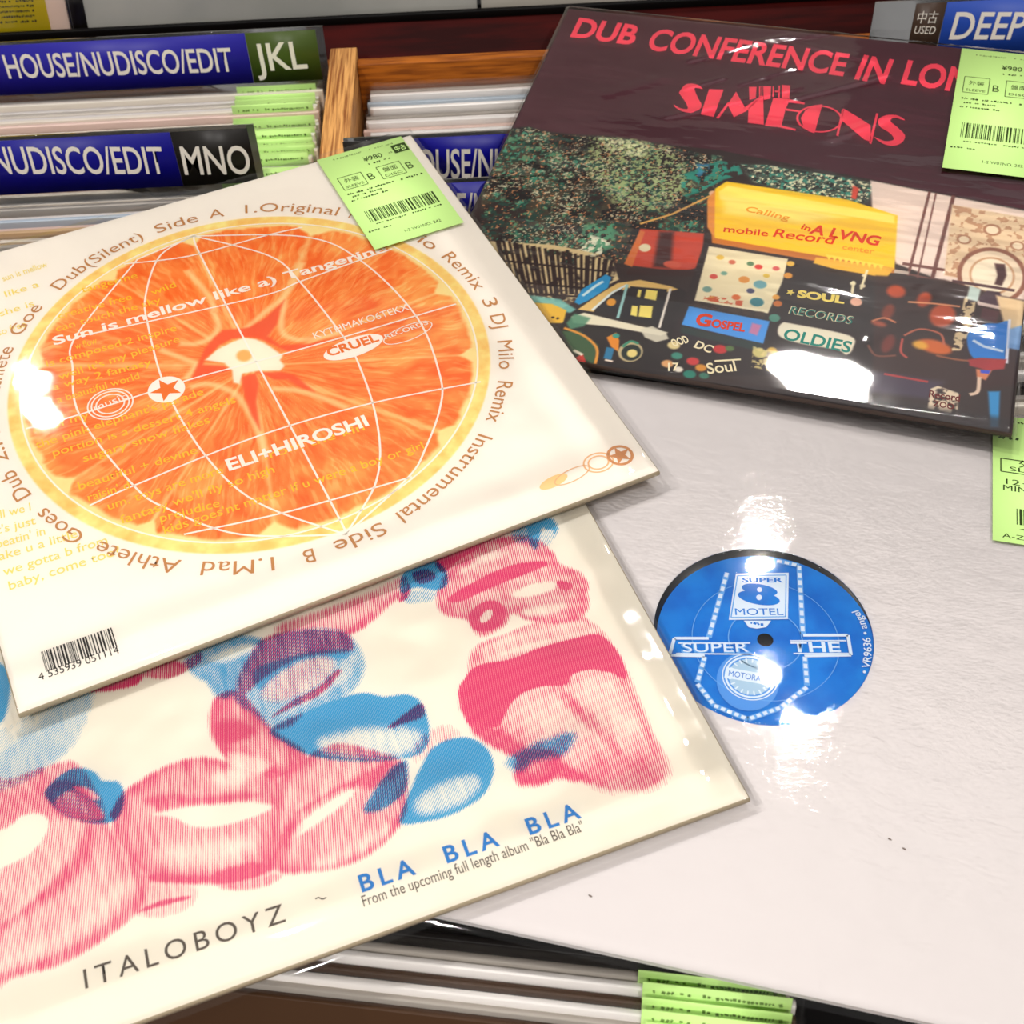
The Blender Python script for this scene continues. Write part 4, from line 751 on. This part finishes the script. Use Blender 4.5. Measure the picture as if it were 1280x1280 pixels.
# ================================================================ white die-cut sleeve and the disc inside it
WF = frame((-0.08417, 0.23178, 0.00000), (0.30134, -0.08464, 0.00000), (0.08464, 0.30134, -0.00000))
wht = empty('record', WF, 'plain white record sleeve with a round centre hole and a green price sticker', 'record')
S_W = .313; hc = np.array((156.50, 160.90)) / 1000; hr = 48.9 / 1000
n = 192; t = np.linspace(-np.pi, np.pi, n, endpoint=False)
def sq_ring(t):
    o = []
    for a in t:
        c, s = math.cos(a), math.sin(a)
        ks = [((S_W - hc[0]) / c if c > 1e-9 else (-hc[0] / c if c < -1e-9 else 1e9)), ((S_W - hc[1]) / s if s > 1e-9 else (-hc[1] / s if s < -1e-9 else 1e9))]
        k = min(ks); o.append((hc[0] + k * c, hc[1] + k * s))
    return np.array(o)
# keep exact corners: snap the nearest ray to each
outer = sq_ring(t)
for cx, cy in ((0, 0), (S_W, 0), (S_W, S_W), (0, S_W)):
    outer[np.argmin(np.hypot(outer[:, 0] - cx, outer[:, 1] - cy))] = (cx, cy)
inner = np.c_[hc[0] + hr * np.cos(t), hc[1] + hr * np.sin(t)]
mb = MB(); i = np.arange(n); j = (i + 1) % n
def ring(a, za, b, zb, m):
    V = np.vstack([np.c_[a, np.full(n, za)], np.c_[b, np.full(n, zb)]]); mb.add(V, np.stack([i, j, n + j, n + i], -1), m)
w_card = mat('sleeve_white', (227, 221, 219), .55, .25)
ring(inner, 0, outer, 0, w_card); ring(inner, -.0004, inner, 0, w_card); ring(outer, -.0004, inner, -.0004, w_card)
ring(outer, 0, outer, -.0028, w_card)
mb.add([(0, 0, -.0028), (S_W, 0, -.0028), (S_W, S_W, -.0028), (0, S_W, -.0028)], [(0, 3, 2, 1)], w_card)
fib = mat('fibre_speck', (120, 104, 96), .6, .1)
for q in ((222.5, 67.3), (105.4, 20.8), (216.8, 70.3)): put(mb, fill(ell(q, .9 if q[1] < 100 else .4, .4, -20, 10)), fib, .1)
mb.build('cover', wht)
wht_film = plastic(wht, film_ripple, .313, .313, .004, .004, .0035, .006, .0007, .0030, 12, .00006, alt=(film_plain, lambda x, y: np.hypot(x - hc[0], y - hc[1]) < hr * .97), n=120)
sticker(wht_film, 255.7, 236.0, 55, 86, 1.5, 'side')

disc = empty('vinyl_record', WF @ Matrix.Translation((.158, .1577, -.0022)), 'black vinyl disc with blue neon sign label, seen through the hole of the white sleeve', 'vinyl record')
mb = MB(); vin = mat('vinyl_black', (12, 11, 12), .25, .5)
prof = [(0.0036, 0), (0.0036, .0011), (.0498, .0011), (.0502, .0015), (.149, .0015), (.1505, .0008), (.149, 0)]
V = []; F = []; k = 128
for r_, z_ in prof:
    for a in np.linspace(0, 2 * np.pi, k, endpoint=False): V.append((r_ * math.cos(a), r_ * math.sin(a), z_))
for p_ in range(len(prof)):
    q_ = (p_ + 1) % len(prof)
    for a in range(k): F.append((p_ * k + a, p_ * k + (a + 1) % k, q_ * k + (a + 1) % k, q_ * k + a))
mb.add(V, F, vin); put(mb, fill(ell((0, 0), 3.7, 3.7)), mat('spindle_hole_shade', (14, 13, 16), .8, .1), .3); mb.build('disc', disc)  # black fill paints the shade inside the spindle hole
mb = MB(); LO = np.array((158.0, 157.7))
lblue = mat('label_blue', (0, 112, 206), .6, .2); grain(lblue, (10, 132, 220), 60, bump=0.0)
V = []; F = []; rr_ = (.0036, .016, .0165, .0325, .033, .0485)
for q_, r_ in enumerate(rr_):
    for a in np.linspace(0, 2 * np.pi, 96, endpoint=False): V.append((r_ * math.cos(a), r_ * math.sin(a), .00118 + (.0003 if q_ in (2, 3) else 0)))
for p_ in range(len(rr_) - 1):
    for a in range(96): F.append((p_ * 96 + a, (p_ + 1) * 96 + a, (p_ + 1) * 96 + (a + 1) % 96, p_ * 96 + (a + 1) % 96))
mb.add(V, F, lblue)
lw = mat('label_white', (226, 238, 246), .4, .3); ll = mat('label_light_blue', (96, 170, 232), .4, .3)
def LP(shapes, m=lw, z=1.6): put(mb, [(np.asarray(v) - LO, f) for v, f in shapes], m, z)
LP(ribbon(ell(LO, 32.6, 32.6, 0, 90), .35, True), ll); LP(ribbon(ell(LO, 16.4, 16.4, 0, 60), .5, True), ll)
LP(fill(ell((153.0, 133.9), 13.5, 15.5)), mat('label_pale_blue', (70, 150, 226), .4, .3), 1.55)
for a, b, n_ in (((136.4, 192.1), (133.2, 153.3), 9), ((168.7, 203.3), (174.1, 164.0), 9), ((132.9, 142.6), (131.7, 128.4), 4), ((176.0, 151.9), (178.4, 136.9), 4), ((131.8, 127.6), (140.5, 118.1), 4), ((178.4, 136.0), (168.1, 122.9), 5), ((158.5, 204.1), (168.7, 203.3), 3), ((140.5, 118.1), (155.4, 114.3), 5), ((168.1, 122.9), (155.4, 114.3), 5)):
    LP(seg(a, b, 2.6), ll, 1.6); LP(dashes(a, b, 1.7, n_), lw, 1.66)
for q in ([(133.2, 152.9), (118.2, 149.7), (117.5, 140.1), (132.8, 143.0)], [(174.2, 163.5), (193.7, 167.7), (195.8, 157.1), (175.9, 152.3)]):
    LP(segs(q, 1.5), lw, 1.66)
LP(text_flat('SUPER', (122.2, 142.5), (152.3, 149.0), 5.8, .02), ll, 1.62); LP(text_flat('SUPER', (122.8, 143.0), (151.6, 149.3), 5.2, -.0), lw, 1.68)
LP(text_flat('THE', (170.2, 153.3), (191.5, 157.9), 5.6, .02), lw, 1.68)
for a, b in (((120.3, 147.4), (151.7, 154.2)), ((168.9, 159.2), (193.2, 164.5)), ((120.2, 141.6), (153.1, 148.3)), ((171.0, 152.6), (195.0, 157.8))): LP(seg(a, b, .7), lw, 1.66)
LP(fill([(140.5, 192.4), (164.4, 198.0), (166.7, 171.0), (140.7, 165.0)]), lw, 1.7); LP(segs([(141.4, 191.2), (163.4, 196.3), (165.5, 172.1), (141.5, 166.5)], .55, True), ll, 1.74)
LP(text_flat('SUPER', (144.0, 187.8), (162.1, 191.7), 2.8, .03), lblue, 1.76)
LP(fill(ell((152.3, 185.1), 8.2, 3.3)), lblue, 1.76); LP(fill(ell((152.5, 180.3), 9.6, 3.9)), lblue, 1.77); LP(fill(ell((152.3, 185.1), 1.2, 1.4)), lw, 1.82); LP(fill(ell((152.6, 180.6), 1.3, 1.6)), lw, 1.82)
LP(text_flat('MOTEL', (142.8, 168.2), (164.7, 172.9), 4.0, 0.0), lblue, 1.76)
LP(fill([(147.4, 166.0), (159.4, 168.5), (157.7, 164.5), (153.6, 162.7), (149.9, 162.8)]), lw, 1.7); LP(tick_text((150.5, 164.3)[0], (156.8, 165.7)[0], (153.7, 164.6)[1], 1.8, 4), lblue, 1.74)
for rx, w_ in ((12, .5), (10.6, .9)): LP(ribbon(ell((153.8, 136.2), rx, rx, 0, 60), w_, True), lw, 1.66)
c0 = (153.8, 136.2)
LP(fill(ell((153.8, 136.2), 9.4, 9.4, 0, 50)), mat('label_grey', (176, 206, 226), .5, .2), 1.6)
for k_ in range(20): LP(seg((c0[0] + 7.5 * math.cos(k_ * .314), c0[1] + 7.5 * math.sin(k_ * .314)), (c0[0] + 9.6 * math.cos(k_ * .314), c0[1] + 9.6 * math.sin(k_ * .314)), .7), lw, 1.66)
LP(seg((c0[0] - 11, c0[1]), (c0[0] + 11, c0[1]), 5.6), lw, 1.68)
LP(text_flat('MOTORAMA', (c0[0] - 9.6, c0[1] - 1.6), (c0[0] + 9.6, c0[1] - 1.6), 3.2, 0.0), lblue, 1.72)
LP(text_arc('• VR9636 • angel', LO, 46.6, -12, 3.6, .012, 33, True), lw, 1.66)
mb.build('center_label', disc)

# ================================================================ rack, bins, divider signs
oak = grain(mat('plywood_edge', (226, 166, 96), .5, .25), (140, 82, 36), 40, stretch=(18, .6, 18), bump=.2)
oak_x = grain(mat('plywood_back', (176, 98, 26), .5, .2), (128, 66, 16), 30, stretch=(1, 10, 14), bump=.2)
maroon = grain(mat('maroon_lacquer', (66, 8, 5), .5, .08), (40, 4, 3), 12, stretch=(1, 8, 8))
black_m = mat('black_lacquer', (6, 5, 5), .5, .12)
rack = empty('record_rack', Matrix.Translation((0, .5, -.9)), 'wooden record rack with plywood bin walls holding rows of records under the sleeves', 'record rack')
rinv = lambda x, y, z: (x, y - .5, z + .9)
def part(name, x0, x1, y0, y1, z0, z1, m, parent=rack, bev=.0008, xf=rinv):
    b = MB(); b.box(x0, x1, y0, y1, z0, z1, m, xf); return b.build(name, parent, bev)
RT = -.337
part('base_panel', -.5, .62, .03, .875, RT - .018, RT, black_m)
part('plinth', -.48, .60, .14, .86, -.9, RT - .018, maroon)
part('back_panel', -.094, .62, .856, .865, RT, -.0045, oak_x)
part('back_panel', -.5, -.1135, .858, .867, RT, -.005, oak_x)
part('divider_panel', -.1133, -.0942, .60, .874, RT, -.0006, oak)
part('front_panel', -.5, .62, .03, .048, RT, -.12, oak_x)
part('side_panel', -.518, -.5, .03, .874, RT - .018, -.03, oak); part('side_panel', .62, .638, .03, .874, RT - .018, -.03, oak)

floor = MB(); fm_ = grain(mat('floor_vinyl', (120, 104, 88), .5, .3), (104, 90, 76), 6); floor.box(-2.5, 2.5, -1.5, 3.2, -.95, -.9, fm_)
tag(floor.build('floor'), kind='structure')

# divider signs: clear plate with coloured title strips
clear_plate = film('clear_acrylic', .04, 1.5)
navy = mat('sign_blue', (34, 28, 150), .4, .35); navy2 = mat('sign_deep_blue', (10, 6, 132), .4, .35); blue2 = mat('sign_bright_blue', (34, 72, 168), .4, .35)
olive = mat('sign_olive', (66, 84, 26), .4, .35); ink_black = mat('sign_black', (24, 20, 16), .4, .35); brown_s = mat('sign_brown', (64, 46, 34), .4, .35)
sign_white = mat('sign_white', (242, 234, 220), .45, .3)
def sign(label, y, x0, x1, z0, z1, strips, texts):
    r = empty('divider_sign', Matrix.Translation(((x0 + x1) / 2, y, z0)), label, 'divider sign', 'divider signs between the records')
    b = MB(); b.box(x0, x1, y, y + .0022, z0, z1, clear_plate, lambda a, c, d: (a - (x0 + x1) / 2, c - y, d - z0)); b.build('clear_panel', r)
    for nm, a, c, zb, zt, m in strips:
        b = MB(); b.box(a, c, y - .0006, y - .0001, zb, zt, m, lambda p, q, s: (p - (x0 + x1) / 2, q - y, s - z0))
        for s, p0, p1, cap, bo in [tx for tx in texts if a - .001 <= tx[1][0] <= c]:
            # letters stand upright on the strip
            for v, f in text_flat(s, (p0[0] * 1e3, p0[1] * 1e3), (p1[0] * 1e3, p1[1] * 1e3), cap * 1e3, bo):
                b.add(np.c_[v[:, 0] / 1e3 - (x0 + x1) / 2, np.full(len(v), -.0009), v[:, 1] / 1e3 - z0], f, sign_white)
        b.build(nm, r)
    return r
sign('clear divider sign reading HOUSE/NUDISCO/EDIT on blue with JKL on olive green', 0.8524, -0.3683, -0.1139, -0.0600, 0.0274, [('title_strip', -0.3714, -0.1680, -0.0120, 0.0259, navy), ('letter_strip', -0.1677, -0.1190, -0.0120, 0.0259, olive)], [('HOUSE/NUDISCO/EDIT', (-0.3391, 0.0014), (-0.1801, -0.0018), 0.0187, 0.012), ('JKL', (-0.1622, -0.0028), (-0.1281, -0.0022), 0.0217, 0.012)])
sign('clear divider sign reading HOUSE/NUDISCO/EDIT on deep blue with MNO on black', 0.7308, -0.3766, -0.1500, -0.0600, 0.0292, [('title_strip', -0.3787, -0.2029, -0.0120, 0.0277, navy2), ('letter_strip', -0.2026, -0.1542, -0.0120, 0.0277, ink_black)], [('HOUSE/NUDISCO/EDIT', (-0.3758, 0.0078), (-0.2116, -0.0018), 0.0207, 0.012), ('MNO', (-0.2010, -0.0031), (-0.1564, -0.0051), 0.0217, 0.012)])
sign('blue HOUSE/NUDISCO divider sign behind the tangerine sleeve, right of the plywood wall', 0.7346, -0.0957, 0.0428, -0.0600, 0.0135, [('used_strip', -0.0963, -0.0635, -0.0220, 0.0120, ink_black), ('title_strip', -0.0633, 0.0417, -0.0220, 0.0120, navy2)], [('HOUSE/NU', (-0.0608, -0.0170), (0.0090, -0.0205), 0.0229, 0.012), ('DISCO', (0.0100, -0.0206), (0.0405, -0.0224), 0.0224, 0.012)])
sign('blue divider sign almost hidden between the tangerine sleeve and the van sleeve', 0.6796, -0.0927, 0.0346, -0.0600, 0.0166, [('used_strip', -0.0935, -0.0641, -0.0300, 0.0151, ink_black), ('title_strip', -0.0639, 0.0324, -0.0300, 0.0151, navy2)], [('HOUSE/NU', (-0.0624, -0.0127), (0.0041, -0.0168), 0.0242, 0.012)])
sign('divider sign reading USED and DEEP on bright blue, behind the van sleeve', 0.8350, 0.2635, 0.4760, -0.0600, 0.0337, [('used_strip', 0.2910, 0.3115, -0.0120, 0.0322, brown_s), ('title_strip', 0.3121, 0.4786, -0.0120, 0.0322, blue2)], [('中古', (0.2928, 0.0190), (0.3078, 0.0182), 0.0070, 0.0), ('USED', (0.2928, 0.0108), (0.3080, 0.0094), 0.0060, 0.0), ('DEEP', (0.3172, 0.0053), (0.3696, 0.0025), 0.0208, 0.012), ('HOUSE', (0.3775, 0.0020), (0.4398, -0.0013), 0.0209, 0.012)])

# rows of records standing in the bins: one of each kind, copied
PAL = {'cream': (255, 246, 230), 'white': (255, 250, 245), 'grey': (176, 168, 158), 'tan': (214, 178, 136), 'blush': (238, 208, 196), 'brown': (66, 40, 16), 'black': (26, 22, 20), 'sky': (196, 212, 226), 'plum': (120, 84, 84)}
film_edge = film('sleeve_film_edge', .15, 1.3)
SW, SH = .308, .312
def make_rec(colour, stick):
    r = empty('record', Matrix.Identity(4), 'x', 'record')
    b = MB(); b.box(-SW / 2, SW / 2, -.0017, .0017, 0, SH, mat('card_' + colour + '_spine', PAL[colour], .5, .3)); b.build('cover', r, .0005)
    b = MB()
    for yy in (-.0024, .0024): b.add([(-SW / 2 - .003, yy, 0), (SW / 2 + .003, yy, 0), (SW / 2 + .003, yy * .25, SH + .0065), (-SW / 2 - .003, yy * .25, SH + .0065)], [(0, 1, 2, 3)], film_edge)
    b.build('plastic_sleeve', r)
    if stick:
        b = MB(); x0 = SW / 2 - .058
        b.box(x0, SW / 2 - .002, -.0034, -.0029, SH - .085, SH + .0055, green_paper)
        for v, f in tick_text(x0 * 1e3 + 4, SW * 500 - 6, SH * 1e3 + .5, 2, 3) + tick_text(x0 * 1e3 + 14, SW * 500 - 12, SH * 1e3 - 6, 3.4, 4) + barcode((x0 * 1e3 + 6, SH * 1e3 - 34), (SW * 500 - 8, SH * 1e3 - 34), 9, 5):
            b.add(np.c_[v[:, 0] / 1e3, np.full(len(v), -.0037), v[:, 1] / 1e3], f, ink_grey)
        tag(b.build('price_sticker', r), 'pale green price sticker at the top right corner')
    return r
protos = {}
def record(colour, stick, x, y, z_top, lean, yaw, label, group):
    k = (colour, stick)
    if k not in protos: r = protos[k] = make_rec(colour, stick)
    else: r = copy_tree(protos[k])
    r.matrix_world = Matrix.Translation((x, y, z_top)) @ Matrix.Rotation(yaw, 4, 'Z') @ Matrix.Rotation(lean, 4, 'X') @ Matrix.Translation((0, 0, -SH - .0065))
    return tag(r, label, 'record', group)
rr = random.Random(4)
def row(xc, y0, y1, step, zt, lean, seq, label, group, sticky=0.0, yaw=0.0, xj=.002):
    y = y0; k = 0
    while y > y1:
        c = seq[k % len(seq)]
        record(c, rr.random() < sticky, xc + rr.uniform(-xj, xj), y, zt + rr.uniform(-.0035, .0015), lean + rr.uniform(-.008, .008), yaw + rr.uniform(-.004, .004), label, group)
        y -= step * rr.uniform(.85, 1.15); k += 1

LB = -.1133 - .0065 - SW / 2
row(LB, 0.8464, 0.7348, .0057, -.007, -.06, ['grey', 'cream', 'white', 'cream', 'white', 'cream', 'blush', 'cream', 'white', 'cream', 'grey', 'white', 'cream'], 'pale record standing in the left bin between the JKL and MNO signs', 'records between the JKL and MNO signs', .85)
row(LB, 0.7248, .56, .0056, -.006, -.06, ['cream', 'cream', 'grey', 'white', 'sky', 'blush', 'tan', 'cream', 'tan', 'grey', 'white', 'grey', 'cream', 'plum'], 'record standing in the left bin in front of the MNO sign', 'records in front of the MNO sign', .3)
RB = -.0942 + .0075 + SW / 2
row(RB, .848, 0.7386, .0058, -.0155, -.05, ['grey', 'white', 'sky', 'white', 'white', 'grey', 'white', 'white', 'blush', 'white'], 'pale record standing right of the plywood wall, behind the blue sign', 'white records behind the blue sign', 0, 0, .003)
row(RB, 0.7286, 0.6836, .009, -.03, -.05, ['grey', 'white', 'plum'], 'record standing between the two blue signs that the tangerine sleeve overlaps', 'records between the two blue signs', 0)
row(RB, 0.6736, 0.6496, .009, -.032, -.05, ['black', 'grey'], 'record in front of the half hidden blue sign', 'records in front of the hidden sign', 0)
row(.405, .825, .40, .0085, -.008, -.05, ['black', 'white', 'grey', 'white', 'black', 'grey', 'cream', 'grey'], 'record in the right bin, its edge showing past the corner of the van sleeve', 'records at the right border', 0)

FANL = ['black record directly under the lower edge of the white sleeve', 'grey record in the front stack, right below the black one', 'white record, rear one of two in the stickered front stack', 'brown record between the two white ones of the front stack', 'white record, front one of two in the stickered front stack', 'grey record of the front stack, just behind the dark brown one', 'dark brown record at the very front of the stickered stack']
FAN = [('black', False, .2235, -.012), ('grey', True, .2165, -.011), ('white', True, .2115, -.010), ('brown', True, .2065, -.012), ('white', True, .2015, -.011), ('grey', True, .1975, -.013), ('brown', True, .1935, -.014)]
for c, s, y, zt in FAN:
    nm = {'black': 'black', 'grey': 'grey', 'brown': 'brown', 'white': 'white', 'plum': 'plum', 'tan': 'tan'}[c]
    FL = FL + 1 if 'FL' in globals() else 0
    record(c, s, -.053 + rr.uniform(-.002, .002), y, zt, -.38, -.165, FANL[FL], None)


# shelf behind the bins
shelf = empty('display_shelf', Matrix.Translation((0, .93, -.9)), 'dark red display shelf with a black lip standing behind the record bins', 'display shelf')
sinv = lambda x, y, z: (x, y - .93, z + .9)

part('lip', -.6, .7, 0.9120, 0.9160, -0.0039, 0.0023, black_m, shelf, .0008, sinv)
part('front_panel', -.6, .7, 0.9140, 0.9260, -.9, -0.0039, maroon, shelf, .0, sinv)
part('shelf_board', -.6, .7, 0.9160, 1.25, -0.0199, -0.0079, black_m, shelf, .0, sinv)
part('back_panel', -.6, .7, 1.2, 1.22, -0.0079, .6, maroon, shelf, .0, sinv)
ZS = -0.0079
def shown(x0, x1, label, strips, face, film_m, y=.9215, lean=-.30):
    r = empty('record', Matrix.Translation((x0, y, ZS + .0002)) @ Matrix.Rotation(lean, 4, 'X'), label, 'record')
    w = x1 - x0; b = MB(); b.box(0, w, 0, .003, 0, .313, face); b.build('cover', r, .0006)
    for nm, a, c, z0, z1, m, tx in strips:
        b = MB(); b.box(a, c, -.0007, -.0001, z0, z1, m)
        if tx:
            for k in range(9):
                for v, f in tick_text(a * 1e3 + 5, c * 1e3 - 9, z0 * 1e3 + 8 + k * 3.6, 1.8, 40 + k):
                    b.add(np.c_[v[:, 0] / 1e3, np.full(len(v), -.0009), v[:, 1] / 1e3], f, ink_black)
        b.build(nm, r)
    b = MB(); xs = np.linspace(-.003, w + .003, 30); zs = np.linspace(0, .318, 30); X, Z = np.meshgrid(xs, zs); I = np.arange(900).reshape(30, 30)
    b.add(np.c_[X.ravel(), (-.0016 - .0005 * fbm(X * 40, Z * 40, 2)).ravel(), Z.ravel()], np.stack([I[:-1, :-1], I[:-1, 1:], I[1:, 1:], I[1:, :-1]], -1).reshape(-1, 4), film_m)
    b.build('plastic_sleeve', r, smooth=True)
    return r
obi = mat('obi_yellow', (250, 224, 40), .5, .3); blush_f = mat('cover_blush', (226, 200, 184), .5, .3); gray_f = grain(mat('cover_grey', (186, 184, 176), .5, .3), (166, 166, 160), 9)
shown(-0.6210, -0.3090, 'blush record on the back shelf with a yellow paper band at the upper left corner', [('paper_band', .1, 0.2977, .004, .309, obi, True)], blush_f, film_plain)
shown(-0.3070, -0.0070, 'grey record on the back shelf with a black spine, behind the JKL sign', [('spine_strip', .0005, 0.0111, .001, .312, ink_black, False)], gray_f, film_plain, .9217)
shown(-0.0040, 0.2960, 'grey record on the back shelf standing behind the top of the van sleeve', [], mat('cover_warm_grey', (190, 184, 172), .5, .3), film_plain, .9218)
